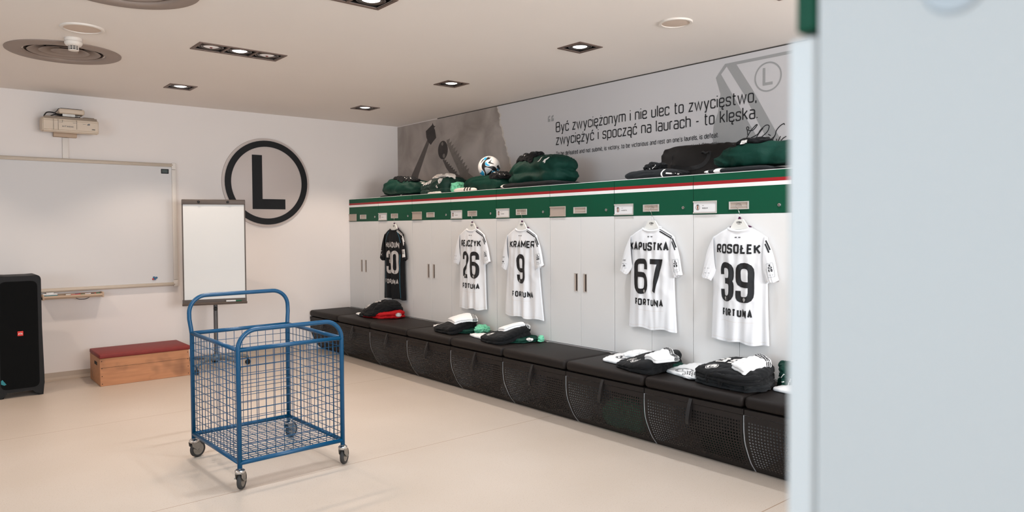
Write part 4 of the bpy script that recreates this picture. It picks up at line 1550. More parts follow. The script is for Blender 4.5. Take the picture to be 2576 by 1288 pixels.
def turn(cx, cy, a, f):
    ca, sa = math.cos(a), math.sin(a)
    return lambda x, y: f(cx + x * ca - y * sa, cy + x * sa + y * ca)

def crest(parent, place, r, dark='print_black', light='print_white', sx=1.0):
    """round club crest: light disc, dark ring, letter L"""
    b = NB()
    disc_on(b, 0, 0, r, place, sx)
    o = obj('crest', b, light, parent)
    up = lambda x, y: (lambda P: None if P is None else P + Vector((0, 0, .0014)))(place(x, y))
    b = NB()
    ring_on(b, 0, 0, r * .84, r * .12, up, sx)
    ribbon(b, [Vector((-.28 * r * sx, .45 * r)), Vector((-.28 * r * sx, -.38 * r)), Vector((.36 * r * sx, -.38 * r))], r * .22, up)
    obj('crest_print', b, dark, o)
    return o

def stripes(parent, place, xs, y0, y1, w, m='print_black', nx=1, name='stripe_band'):
    b = NB()
    for x in xs:
        q = resample([Vector((x, y0)), Vector((x, y1))], .006, False)
        ribbon(b, q, w, place, False, 2)
    obj(name, b, m, parent)

# ------------------------------------------------------------------ jerseys on hangers
def sstep(a, b, x):
    t = min(1, max(0, (x - a) / (b - a)))
    return t * t * (3 - 2 * t)

def jersey(cfg):
    y, num, name = cfg['y'], cfg['num'], cfg['name']
    black = cfg.get('black', False)
    body_m = 'jersey_black' if black else 'jersey_white'
    ink = 'print_silver' if black else 'print_black'
    white = 'print_white' if black else 'print_black'
    loc = (-.716, y, 0)
    t = thing('football_jersey', cfg['label'], 'jersey', loc, -PI / 2, 'football jerseys hanging on the lockers')
    zh0, hemw, chest = cfg['hem'], cfg['hemw'], cfg.get('chest', .197)
    slope, lean = cfg.get('slope', 0), cfg.get('lean', 0)
    folds = cfg.get('folds', [])
    rnd = Vector((num * 1.7, num * .31, 2.2))
    NW, SH = .072, cfg.get('sh', .200)
    zc, zsh = 1.402, 1.338
    def ztop(u):
        a = abs(u)
        if a < NW:
            return zc - .012 * (1 - (a / NW) ** 2)
        return zc - (zc - zsh) * ((a - NW) / (SH - NW)) ** 1.15
    def hw(z):
        k = min(1, max(0, (z - zh0) / (zsh - zh0)))
        return (chest + (hemw - chest) * (1 - k) ** 1.2) - .006 * math.sin(PI * k)
    def front(u, z, s):
        k = min(1, max(0, (z - zh0) / (zc - zh0)))
        D = .030 * (1 - .55 * sstep(.80, 1, k))
        w = .006 + D * (1 - abs(s) ** 2.4)
        env = (1 - abs(s) ** 4) * (1 - .75 * sstep(.7, .95, k))
        w += env * (.0060 * (1.15 - k) * math.sin(u * 46 + num + z * 3) + .0030 * math.sin(u * 91 + 2.1 * num - z * 5))
        w += env * .004 * noise.noise(Vector((u * 9, z * 5, 0)) + rnd)
        w -= env * .0025 * abs(math.sin((u * .8 + z) * 26 + num)) * sstep(.2, .4, k)
        for u0, g, wd in folds:
            uu = u0 + .02 * (1 - k)
            w -= (1 - abs(s) ** 6) * g * math.exp(-((u - uu) / wd) ** 2) * (1 - .8 * sstep(.25, .75, k)) * (1 - sstep(.85, .97, k))
        return w
    NS, NT = 64, 60
    bm = NB()
    F, B = [], []
    for j in range(NT + 1):
        tt = j / NT
        rf, rb = [], []
        for i in range(NS + 1):
            s = -1 + 2 * i / NS
            ut = s * SH
            zb = zh0 + slope * s + .006 * math.sin(s * 7 + num) - .012 * (1 - s * s) * 0
            z = zb + (ztop(ut) - zb) * tt
            u = s * (hw(z) * (1 - sstep(.80, 1, tt)) + SH * sstep(.80, 1, tt)) + lean * (1 - tt)
            w = front(u, z, s)
            rf.append(bm.verts.new((u, -w, z)))
            rb.append(bm.verts.new((u, .019 - .014 * (abs(s) ** 3) - .010 * sstep(.85, 1, tt), z + (.004 if tt == 1 else 0))))
        F.append(rf); B.append(rb)
    for j in range(NT):
        for i in range(NS):
            bm.faces.new((F[j][i], F[j][i + 1], F[j + 1][i + 1], F[j + 1][i]))
            bm.faces.new((B[j][i + 1], B[j][i], B[j + 1][i], B[j + 1][i + 1]))
        for i in (0, NS):
            bm.faces.new((F[j][i], F[j + 1][i], B[j + 1][i], B[j][i]))
    for i in range(NS):
        if abs(-1 + 2 * (i + .5) / NS) * SH > NW * .96:
            bm.faces.new((F[NT][i], F[NT][i + 1], B[NT][i + 1], B[NT][i]))
    body = obj('body', bm, body_m, t, smooth=True)
    bv = mesh_bvh(body)
    pl0 = drop(bv, (0, -.3, 0), (1, 0, 0), (0, 0, 1), (0, 1, 0), .0022)
    fu, fc, fs = cfg.get('warp', (0, 0, .03))
    def pl(u, z):
        lx = lean * (1 - (z - zh0) / (zc - zh0))
        return pl0(u - fc * math.tanh((u - fu) / fs) + lx, z)
    def pl2(u, z):
        lx = lean * (1 - (z - zh0) / (zc - zh0))
        return pl0(u - cfg.get('nwarp', .5) * fc * math.tanh((u - fu) / fs) + lx, z)
    # collar
    b = NB()
    path = [Vector((NW * 1.06 * math.cos(a), -.008 - .010 * math.sin(a), zc + .001 - .021 * math.sin(a))) for a in [PI * k / 20 for k in range(21)]]
    path2 = [Vector((NW * 1.02 * math.cos(a), .010, zc + .004 + .010 * math.sin(a))) for a in [PI * k / 20 for k in range(21)]]
    tube(b, path, [.0085] * 21, 8)
    obj('collar', b, body_m, t, smooth=True)
    b = NB(); tube(b, path2, .006, 8)
    obj('collar_front', b, 'hanger_purple' if cfg.get('purple') else body_m, t, smooth=True)
    # sleeves
    for sd in (-1, 1):
        so, si = cfg['sleeves'][0 if sd < 0 else 1]
        A, Bq, C, Dq = Vector((SH - .014, 0, zsh + .012)), Vector((abs(so[0]), 0, so[1])), Vector((abs(si[0]), 0, si[1])), Vector((SH - .030, 0, 1.13))
        bm = NB()
        NA, NTH = 22, 36
        rows = []
        for i in range(NA + 1):
            a = i / NA
            out = A.lerp(Bq, a) + Vector((.016 * math.sin(PI * min(1, a * 1.1)) * (1 - a * .4), 0, .008 * math.sin(PI * a)))
            inn = Dq.lerp(C, a) + Vector((-.004 * math.sin(PI * a), 0, 0))
            th = .013 + .010 * a
            row = []
            for k in range(NTH):
                f = 2 * PI * k / NTH
                p = out.lerp(inn, .5 - .5 * math.cos(f))
                wv = .0035 * math.sin(9 * (.5 - .5 * math.cos(f)) * PI + num + a * 4) * math.sin(f) ** 2 * a
                row.append(bm.verts.new((sd * p.x, -.011 - th * math.sin(f) - wv, p.z + .004 * math.sin(3 * f + num) * a)))
            rows.append(row)
        for r0, r1 in zip(rows, rows[1:]):
            for k in range(NTH):
                bm.faces.new((r0[k], r0[(k + 1) % NTH], r1[(k + 1) % NTH], r1[k]))
        sl = obj('sleeve', bm, body_m, t, smooth=True)
        sp = drop(mesh_bvh(sl), (0, -.3, 0), (1, 0, 0), (0, 0, 1), (0, 1, 0), .0020)
        mid = lambda a, f: (A.lerp(Bq, a) + Vector((.016 * math.sin(PI * min(1, a * 1.1)) * (1 - a * .4), 0, .008 * math.sin(PI * a)))).lerp(Dq.lerp(C, a), f)
        b = NB()
        q = [Vector((sd * mid(.91, .04 + .92 * k / 14).x, mid(.91, .04 + .92 * k / 14).z)) for k in range(15)]
        ribbon(b, q, .0016, sp)
        obj('cuff_seam', b, 'cloth_offwhite' if not black else 'cloth_charcoal', sl)
        if sd > 0:
            # league patch
            p0, p1 = mid(.50, .34), mid(.84, .36)
            ax = Vector((p1.x - p0.x, p1.z - p0.z)).normalized()
            nx_ = Vector((-ax.y, ax.x)) * (-1)
            cen = Vector((p0.x, p0.z)).lerp(Vector((p1.x, p1.z)), .5)
            pp = lambda x, z: (lambda q2: sp(q2.x, q2.y))(cen - ax * z - nx_ * x)
            b = NB()
            if black:
                flat_pts = [(-.021, -.042), (.021, -.042), (.021, .042), (-.021, .042)]
                for i2 in range(8):
                    ribbon(b, resample([Vector((-.021 + .00525 * (i2 + .5), -.042)), Vector((-.021 + .00525 * (i2 + .5), .042))], .008, False), .0054, pp)
                patch = obj('sleeve_patch', b, 'print_white', sl)
                up = lambda x, z: (lambda P: None if P is None else P + Vector((0, -.0008, 0)))(pp(x, z))
                pk = 'print_black'
            else:
                ribbon(b, resample(roundpoly([Vector((-.022, -.043)), Vector((.022, -.043)), Vector((.022, .043)), Vector((-.022, .043))], .005, 3, True), .008, True), .0014, pp, True)
                patch = obj('sleeve_patch', b, 'ink_grey', sl)
                up, pk = pp, 'print_black'
            b = NB()
            disc_on(b, 0, .031, .0055, up)
            ribbon(b, [Vector((-.012, .016)), Vector((-.006, .021)), Vector((.006, .021)), Vector((.012, .016)), Vector((.006, .012)), Vector((-.006, .012))], .004, up, True)
            text_on(b, 'KO', .018, .0045, up, 0, -.010, 1.0)
            ribbon(b, [Vector((-.014, -.027)), Vector((.014, -.027))], .0012, up)
            ribbon(b, [Vector((-.010, -.033)), Vector((.012, -.033))], .0012, up)
            obj('patch_print', b, pk, patch)
            # continuing shoulder stripes
            b = NB()
            for f in (.05, .15):
                q = [Vector((mid(a, f).x, mid(a, f).z)) for a in [cfg.get('st0', 0.02) + (cfg.get('st1', .26) - cfg.get('st0', .02)) * k / 12 for k in range(13)]]
                ribbon(b, q, .0085, sp, nx=2)
            obj('shoulder_stripes', b, white, sl)
        else:
            p0 = mid(.72, .5)
            b = NB()
            for dz in (-.016, .016):
                ribbon(b, [Vector((-p0.x - .020, p0.z + dz)), Vector((-p0.x + .020, p0.z + dz))], .002, sp)
            if cfg.get('lp', True):
                text_on(b, 'sk', .018, .004, sp, -p0.x, p0.z - .007, 1.0)
                text_on(b, 'avel', .013, .0026, sp, -p0.x, p0.z + .036, .8)
            obj('sleeve_print', b, 'print_white' if black else 'print_black', sl)
    # stripes along the right shoulder
    if cfg.get('shoulder', True):
        b = NB()
        for dz, w in ((.004, .005), (.0185, .0085)):
            q = [Vector((u, ztop(u) - dz)) for u in [NW * 1.12 + (SH - .012 - NW * 1.12) * k / 16 for k in range(17)]]
            ribbon(b, q, w, pl0, nx=2)
        obj('shoulder_stripes', b, white, body)
    # name, number, sponsor
    ds = .008
    b = NB(); text_on(b, name, cfg.get('nh', .062), .0128, pl2, cfg['nx'][0], cfg['nx'][1], .9, .0065, 'c', cfg['nx'][2], ds=ds, nx=2); obj('name_lettering', b, ink, body)
    b = NB(); text_on(b, str(num), .254, .037, pl, cfg['ux'][0], cfg['ux'][1], .95, .014, 'c', cfg['ux'][2], ds=ds, nx=4, rad=.36); no = obj('number', b, ink, body)
    b = NB(); text_on(b, 'FORTUNA', .050, .0112, pl, cfg['fx'][0], cfg['fx'][1], 1.1, .0075, 'c', cfg['fx'][2], ds=ds, nx=2); obj('sponsor_lettering', b, ink, body)
    b = NB()
    up = lambda x, z: (lambda P: None if P is None else P + Vector((0, -.0010, 0)))(pl(x, z))
    for bx in cfg['badge']:
        ring_on(b, bx, cfg['ux'][1] + .022, .0085, .003, up)
        disc_on(b, bx, cfg['ux'][1] + .022, .0045, up)
        disc_on(b, bx, cfg['ux'][1] + .009, .003, up)
    obj('number_badge', b, 'print_black' if black else 'print_white', no)
    if not black:
        b = NB()
        for a, c in ((-.022, -.004), (.004, .024)):
            text_on(b, 'HHH', .009, .0022, pl0, (a + c) / 2, 1.338, .8, .0012)
        obj('collar_print', b, 'print_black', body)
        b = NB()
        q = [Vector((-.12 + .24 * k / 30, cfg['fx'][1] - .028 - .006 * math.sin(PI * k / 30))) for k in range(31)]
        ribbon(b, q, .0015, pl0)
        obj('back_seam', b, 'cloth_offwhite', body)
    else:
        for sgn in (-1, 1):
            b = NB()
            q = [Vector((sgn * (.150 - .012 * math.sin(PI * k / 30)), zh0 + .01 + (1.12 - zh0) * k / 30)) for k in range(31)]
            ribbon(b, q, .005, pl0, nx=2)
            q = [Vector((sgn * (.085 + .075 * k / 12), 1.375 - .12 * (k / 12) ** 1.4)) for k in range(13)]
            ribbon(b, q, .004, pl0, nx=2)
            obj('piping', b, 'piping_blue', body)
    b = NB()
    for sgn in (-1, 1):
        q = [Vector((sgn * (hw(z) - .010) + lean * (1 - (z - zh0) / (zc - zh0)), z)) for z in [zh0 + .02 + k * .02 for k in range(int((1.1 - zh0) / .02))]]
    q = [Vector((-hemw + .012 + (2 * hemw - .024) * k / 40 + lean, zh0 + .018 + slope * (-1 + k / 20) + .006 * math.sin((-1 + k / 20) * 7 + num))) for k in range(41)]
    ribbon(b, q, .0016, pl0)
    obj('hem_seam', b, 'cloth_offwhite' if not black else 'cloth_charcoal', body)

    # the hanger is a thing of its own
    h = thing('clothes_hanger', cfg['hlabel'], 'hanger', (-.7175, y, 0), -PI / 2, 'white clothes hangers hooked on the locker flaps')
    b = NB()
    pol = roundpoly([(-.026, 1.458), (.026, 1.458), (.062, 1.408), (.066, 1.392), (-.066, 1.392), (-.062, 1.408)], .006, 3, True)
    prism(b, [tuple(p) for p in pol], lambda x, z: (x, -.006, z), lambda x, z: (x, .006, z))
    obj('hanger_body', b, 'hanger_white', h, angle=40)
    b = NB()
    hp = lambda x, z: (x, -.0068, z)
    text_on(b, 'LEGIA', .0135, .0030, hp, 0, 1.432, 1.0, .0012)
    text_on(b, 'HHHHHHH', .0040, .0010, hp, 0, 1.425, 1.0, .0008)
    obj('hanger_lettering', b, 'print_black', h)
    b = NB()
    pts = [(-.026 + .0, .0, 1.455)]
    dx = cfg.get('hook', -.03)
    tube(b, catmull([(0, 0, 1.455), (0, .0, 1.490), (dx * .5, .008, 1.520), (dx - .006, .018, 1.540), (dx, .0215, 1.5535), (dx + .018, .0225, 1.560), (dx + .033, .0225, 1.553), (dx + .037, .0225, 1.543)], 7), .0016, 8)
    obj('hook', b, 'chrome', h, smooth=True)
    if cfg.get('purple'):
        b = NB(); prism(b, [(-.010, 1.458), (.010, 1.458), (.004, 1.474), (-.004, 1.474)], lambda x, z: (x, -.004, z), lambda x, z: (x, .004, z))
        obj('size_marker', b, 'hanger_purple', h)

SL = [((.275, 1.085), (.205, 1.058)), ((.275, 1.078), (.196, 1.060))]
jersey(dict(y=-5.347, num=39, name='ROSO\u0141EK', hem=.670, hemw=.205, chest=.196, sh=.198, slope=-.004, folds=[(-.105, .020, .028), (.15, .010, .03)], warp=(-.105, .018, .040),
            nx=(.002, 1.238, .332), ux=(.002, .928, .268), fx=(.003, .835, .245), badge=(-.085, .072), purple=True, sleeves=SL, shoulder=False, lp=False, st0=.06, st1=.30, hook=-.034,
            label='white football jersey numbered 39, nearest of the hanging jerseys', hlabel='white clothes hanger with hook carrying the white jersey numbered 39'))
jersey(dict(y=-4.644, num=67, name='KAPUSTKA', hem=.684, hemw=.213, chest=.190, sh=.200, slope=-.002, folds=[(.012, .016, .022), (-.14, .008, .03)], warp=(.012, .014, .034), nwarp=0,
            nx=(-.018, 1.242, .352), ux=(-.020, .930, .285), fx=(-.012, .848, .285), badge=(-.062, .020), sleeves=[((.290, 1.092), (.215, 1.065)), ((.268, 1.085), (.192, 1.055))], st1=.30, hook=-.034,
            label='white football jersey numbered 67 hanging between the jerseys 9 and 39', hlabel='white clothes hanger with hook carrying the white jersey numbered 67'))
jersey(dict(y=-3.230, num=9, name='KRAMER', hem=.636, hemw=.252, chest=.200, sh=.200, slope=-.006, lean=.018, folds=[(.10, .014, .03), (-.02, .010, .02)], warp=(.05, .008, .030),
            nx=(.018, 1.236, .330), ux=(.003, .930, .120), fx=(.022, .812, .270), badge=(-.028,), purple=True, sleeves=[((.268, 1.070), (.205, 1.040)), ((.280, 1.095), (.195, 1.055))], st1=.32, hook=-.036,
            label='white football jersey numbered 9, beside the jersey numbered 26', hlabel='white clothes hanger with hook carrying the white jersey numbered 9'))
jersey(dict(y=-2.513, num=26, name='REJCZYK', lp=False, hem=.648, hemw=.212, chest=.196, sh=.200, slope=.004, folds=[(-.075, .018, .024), (.15, .012, .03)], warp=(-.075, .016, .036),
            nx=(.002, 1.236, .318), ux=(.006, .936, .275), fx=(.004, .840, .290), badge=(-.095, .065), purple=True, sleeves=[((.282, 1.092), (.215, 1.062)), ((.285, 1.100), (.195, 1.072))], st1=.28, hook=-.036,
            label='white football jersey numbered 26, beside the black jersey numbered 30', hlabel='white clothes hanger with hook carrying the white jersey numbered 26'))
jersey(dict(y=-1.098, num=30, name='H\u0141ADUN', hem=.640, hemw=.222, chest=.205, sh=.205, slope=0, black=True, folds=[(-.07, .022, .028), (.12, .012, .03)], warp=(-.07, .020, .036),
            nx=(-.005, 1.200, .300), ux=(.0, .915, .285), fx=(-.02, .805, .300), badge=(.072,), purple=True, sleeves=[((.285, 1.085), (.205, 1.050)), ((.262, 1.080), (.195, 1.060))], st0=.03, st1=.40, hook=-.036,
            label='black football jersey numbered 30 with silver lettering, farthest of the hanging jerseys', hlabel='white clothes hanger with hook carrying the black jersey numbered 30'))

# ------------------------------------------------------------------ clothes laid on the benches
ZB_ = .4655
def sock_pair(loc, pts, base, label, seed, H=.030, stripe=(.80, .86, .92), L=None, grp='white striped socks on the folded kits'):
    """pair of folded socks: pts are fold-left, fold-right, cuff-right, cuff-left in local plan"""
    o = slab('folded_socks', 'cloth_white', loc, pts, H, label, 'socks', prof=[(.97, 0), (1.0, .18), (.985, .38), (.97, .47), (.985, .56), (1.0, .75), (.97, .94), (.88, 1.0), (.7, 1.02), (.4, 1.03)], amp=.002, jag=.002, seed=seed, rr=.018, base=base, group=grp, N=80)
    a, b2, c, d = [Vector(p) for p in pts]
    pl = onto(o, off=.0014)
    b = NB()
    for f in stripe:
        p, q = a.lerp(d, f), b2.lerp(c, f)
        e = (q - p).normalized() * .004
        ribbon(b, resample([p - e, q + e], .005, False), .0085, pl, nx=2)
    # carry the bands down over the front edge
    n = (b2 - a).normalized()
    ps = drop(mesh_bvh(o), (0, 0, 0), (1, 0, 0), (0, 1, 0), (0, 0, -1))
    obj('stripe_band', b, 'print_black', o)
    b = NB()
    bv = mesh_bvh(o)
    for f in stripe:
        m = b2.lerp(c, f)
        dirn = (c - b2).normalized()
        side = Vector((dirn.y, -dirn.x))
        if side.dot(m - a.lerp(d, f)) < 0:
            side = -side
        zb = base(m.x, m.y) if base else 0
        def place(u, z, m=m, dirn=dirn, side=side):
            org = Vector((m.x, m.y, z)) + Vector((dirn.x, dirn.y, 0)) * u + Vector((side.x, side.y, 0)) * .2
            h = bv.ray_cast(org, Vector((-side.x, -side.y, 0)))
            return None if h[0] is None or (h[0] - org).length > .27 else h[0] + Vector((side.x, side.y, 0)) * .0014
        ribbon(b, resample([Vector((0, zb + .004)), Vector((0, zb + H * .97))], .004, False), .0085, place, nx=2)
    if len(b.faces):
        obj('stripe_band', b, 'print_black', o)
    else:
        b.free()
    return o

def black_kit(loc, outline, H, tilt, label, seed, number, crest_at, num_at, num_h, ang, layers=STACK, dome=.05, base=None, amp=.004):
    o = slab('folded_kit', 'cloth_black', loc, outline, H, label, 'folded clothes', prof=layers, tilt=tilt, amp=amp, jag=.005, seed=seed, rr=.05, dome=dome, base=base, group='black folded kits on the benches', N=96)
    pl = onto(o, off=.0018)
    crest(o, turn(crest_at[0], crest_at[1], ang, pl), crest_at[2])
    if number:
        b = NB()
        text_on(b, number, num_h, num_h * .21, turn(num_at[0], num_at[1], ang, pl), 0, 0, 1.15, num_h * .12, ds=.006, nx=3)
        obj('number', b, 'print_white', o)
    return o

# --- under the jersey 67
def kit_67():
    cx, cy = -.93, -4.80
    loc = (cx, cy, ZB_)
    LL = lambda *p: loc2(cx, cy, p)
    tee = slab('folded_tshirt', 'cloth_white', loc, LL((-1.04, -4.455), (-1.055, -4.60), (-1.02, -4.66), (-.80, -4.64), (-.655, -4.56), (-.68, -4.46), (-.80, -4.385), (-.93, -4.42)), .018, 'white T-shirt with printed crest, flat on the bench under the jersey 67', 'T-shirt', prof=THIN, amp=.004, jag=.004, seed=11, rr=.03, nsc=14, group='white T-shirts on the benches')
    p = onto(tee)
    c = LL((-.90, -4.535))[0]
    f = turn(c[0], c[1], .35, p)
    b = NB()
    ring_on(b, 0, 0, .055, .004, f); ring_on(b, 0, 0, .046, .007, f)
    ribbon(b, resample([Vector((-.018, .026)), Vector((-.018, -.02)), Vector((.024, -.02))], .006, False), .010, f)
    obj('crest_print', b, 'print_black', tee)
    base = top_of(tee, .012)
    slab('balled_socks', 'cloth_white', loc, LL((-.88, -4.50), (-.87, -4.60), (-.76, -4.68), (-.66, -4.64), (-.67, -4.53), (-.78, -4.49)), .040, 'pair of white socks rolled together on the white T-shirt, under the jersey 67', 'socks', prof=PUFF, amp=.008, jag=.008, seed=12, rr=.04, base=lambda x, y: .016, nsc=18)
    k = black_kit(loc, LL((-1.115, -4.640), (-1.185, -4.83), (-1.195, -4.995), (-1.0, -5.0), (-.74, -4.93), (-.70, -4.70), (-.84, -4.62), (-1.0, -4.60)), .072, (.20, .10), 'black folded kit with crest, below the jersey numbered 67', 21, '6', (LL((-1.105, -4.815))[0] + (.034,)), LL((-.985, -4.83))[0], .075, .55, dome=.02)
    pl = onto(k, off=.0018)
    b = NB()
    f = turn(*LL((-1.06, -4.735))[0], .35, pl)
    for i in range(3):
        ribbon(b, resample([Vector((-.018 + .018 * i, -.022)), Vector((-.018 + .018 * i + .014, .030))], .006, False), .008, f, nx=2)
    obj('stripe_print', b, 'print_white', k)
    bs = top_of(k, .07, .001)
    sock_pair(loc, LL((-1.105, -4.885), (-1.150, -5.02), (-.965, -5.07), (-.835, -4.87)), lambda x, y: max(bs(x, y), .075), 'pair of white socks with black bands on the black kit below the jersey 67', 31)
    slab('folded_garment', 'cloth_green', loc, LL((-.97, -4.965), (-.92, -5.0), (-.80, -4.985), (-.76, -4.93), (-.88, -4.93)), .034, 'dark green garment tucked behind the black kit below the jersey 67', 'folded clothes', prof=PUFF, amp=.006, jag=.010, seed=33, rr=.03)
kit_67()

def kit_39():
    cx, cy = -.98, -5.45
    loc = (cx, cy, ZB_)
    LL = lambda *p: loc2(cx, cy, p)
    tee = slab('folded_tshirt', 'cloth_white', loc, LL((-1.015, -4.985), (-1.075, -5.165), (-1.04, -5.23), (-.93, -5.24), (-.72, -5.18), (-.64, -5.10), (-.67, -4.99), (-.83, -4.98)), .020, 'white T-shirt with faded crest, flat on the bench beside the kit 39', 'T-shirt', prof=THIN, amp=.004, jag=.004, seed=13, rr=.03, nsc=14, group='white T-shirts on the benches')
    p = onto(tee)
    f = turn(*LL((-.965, -5.105))[0], .3, p)
    b = NB(); ring_on(b, 0, 0, .058, .004, f); ring_on(b, 0, 0, .049, .0055, f); ribbon(b, [Vector((-.018, .022)), Vector((-.01, -.012)), Vector((.028, -.016))], .005, f)
    obj('crest_print', b, 'ink_grey', tee)
    f = turn(*LL((-.72, -5.07))[0], .1, p)
    b = NB(); ribbon(b, [v.to_2d() for v in catmull([Vector((-.055, .02, 0)), Vector((-.02, -.018, 0)), Vector((.03, -.018, 0)), Vector((.06, .02, 0))], 5)], .004, f); obj('neck_seam', b, 'cloth_offwhite', tee)
    b = NB(); text_on(b, 'M', .018, .004, f, 0, -.006, 1.2); obj('size_print', b, 'cloth_dark_green', tee)
    s = slab('grip_sock', 'cloth_white', loc, LL((-1.09, -5.17), (-1.125, -5.235), (-1.10, -5.29), (-1.0, -5.27), (-.98, -5.19), (-1.03, -5.15)), .030, 'white grip sock with black dots at the corner of the kit 39', 'sock', prof=PUFF, amp=.004, jag=.004, seed=14, rr=.03, base=lambda x, y: .004)
    p = onto(s)
    b = NB()
    c = LL((-1.06, -5.215))[0]
    for i in range(-2, 3):
        for j in range(-3, 3):
            disc_on(b, c[0] + i * .017 + (j % 2) * .008, c[1] + j * .013, .0042, p, 1.3, 8, 1)
    obj('grip_dots', b, 'print_black', s)
    sh = slab('folded_shorts', 'cloth_charcoal', loc, LL((-1.07, -5.275), (-1.13, -5.30), (-1.165, -5.52), (-1.165, -5.675), (-1.03, -5.735), (-.83, -5.66), (-.75, -5.50), (-.77, -5.36), (-.92, -5.28)), .046, 'charcoal folded shorts forming the lower layer beneath the black kit 39', 'folded clothes', amp=.005, jag=.008, seed=22, rr=.05)
    b0 = top_of(sh, .040, .001)
    k = slab('folded_kit', 'cloth_black', loc, LL((-1.085, -5.255), (-1.155, -5.40), (-1.195, -5.62), (-1.165, -5.70), (-1.03, -5.72), (-.82, -5.66), (-.74, -5.50), (-.75, -5.32), (-.90, -5.26)), .070, 'black folded kit with crest and number 39 in front of the green jacket', 'folded clothes', prof=STACK, tilt=(.06, .09), amp=.003, jag=.004, seed=23, rr=.05, base=lambda x, y: b0(x, y), dome=.05, group='black folded kits on the benches', N=96)
    pl = onto(k, off=.0018)
    crest(k, turn(*LL((-1.075, -5.385))[0], .35, pl), .040)
    b = NB(); text_on(b, '39', .115, .024, turn(*LL((-.93, -5.405))[0], .05, pl), 0, -.05, 1.0, .016, ds=.006, nx=3); obj('number', b, 'print_white', k)
    bs = top_of(k, .10, .001)
    sock_pair(loc, LL((-1.095, -5.525), (-1.165, -5.655), (-.90, -5.68), (-.80, -5.545)), lambda x, y: max(bs(x, y), .10), 'pair of white socks with black bands on the black kit 39', 32, H=.034)
    g = slab('folded_jacket', 'cloth_green', loc, LL((-.90, -5.735), (-.86, -5.775), (-.75, -5.74), (-.735, -5.66), (-.79, -5.66)), .135, 'bright green folded jacket peeping out behind the black kit 39', 'folded clothes', prof=STACK, amp=.010, jag=.012, seed=24, rr=.025, nsc=16)
    b = NB()
    bv = mesh_bvh(g)
    f = drop(bv, LL((-1.3, -5.83))[0] + (0,), Vector((.95, .3, 0)).normalized(), (0, 0, 1), Vector((-.25, 1, 0)).normalized())
    for pts in ([(.0, .06), (.02, .085)], [(.0, .035), (.02, .04)], [(.04, .02), (.05, .07)], [(-.03, .075), (-.02, .085)], [(-.03, .045), (-.02, .055)]):
        ribbon(b, resample([Vector(p) for p in pts], .005, False), .005, f)
    obj('draw_cord', b, 'print_white', g) if len(b.faces) else b.free()
kit_39()

tshirt_last = slab('folded_tshirt', 'cloth_white', (-.90, -5.83, ZB_), loc2(-.90, -5.83, [(-.985, -5.725), (-1.01, -5.90), (-.80, -5.95), (-.70, -5.86), (-.76, -5.74)]), .018, 'white T-shirt only just showing beside the near white locker', 'T-shirt', prof=THIN, amp=.003, jag=.004, seed=15, rr=.03, group='white T-shirts on the benches')

def kit_26():
    cx, cy = -.93, -2.62
    loc = (cx, cy, ZB_)
    LL = lambda *p: loc2(cx, cy, p)
    slab('folded_tshirt', 'cloth_white', loc, LL((-.95, -2.185), (-1.0, -2.29), (-1.02, -2.50), (-.80, -2.45), (-.80, -2.22), (-.86, -2.17)), .020, 'white T-shirt corner poking out left of the kit under the jersey 26', 'T-shirt', prof=THIN, amp=.004, jag=.004, seed=16, rr=.02, group='white T-shirts on the benches')
    tp = slab('folded_garment', 'cloth_green', loc, LL((-1.07, -2.66), (-.96, -2.80), (-.80, -2.76), (-.74, -2.62), (-.76, -2.48), (-.95, -2.46)), .034, 'dark green folded top between the black kit and bench under jersey 26', 'folded clothes', amp=.006, jag=.008, seed=41, rr=.04)
    k = black_kit(loc, LL((-1.09, -2.39), (-1.13, -2.55), (-1.135, -2.76), (-.96, -2.73), (-.76, -2.66), (-.74, -2.48), (-.82, -2.36), (-.98, -2.34)), .074, (.10, .11), 'black folded kit piled under the white jersey numbered 26', 42, None, (LL((-1.02, -2.43))[0] + (.034,)), None, .07, .5, dome=.06, base=smooth_base(top_of(tp, .0, .001), .10))
    slab('folded_bib', 'cloth_mint', loc, LL((-.93, -2.815), (-.87, -2.86), (-.76, -2.83), (-.73, -2.74), (-.78, -2.72), (-.87, -2.76)), .062, 'mint green garment bunched at the right of the kit under jersey 26', 'folded clothes', prof=PUFF, amp=.012, jag=.014, seed=43, rr=.02, nsc=16)
    bs = top_of(k, .09, .001)
    sock_pair(loc, LL((-1.00, -2.50), (-1.075, -2.715), (-.83, -2.74), (-.74, -2.56)), lambda x, y: smooth_base(bs, .05)(x, y), 'pair of white socks with black bands on the kit under jersey 26', 34, H=.032)
kit_26()

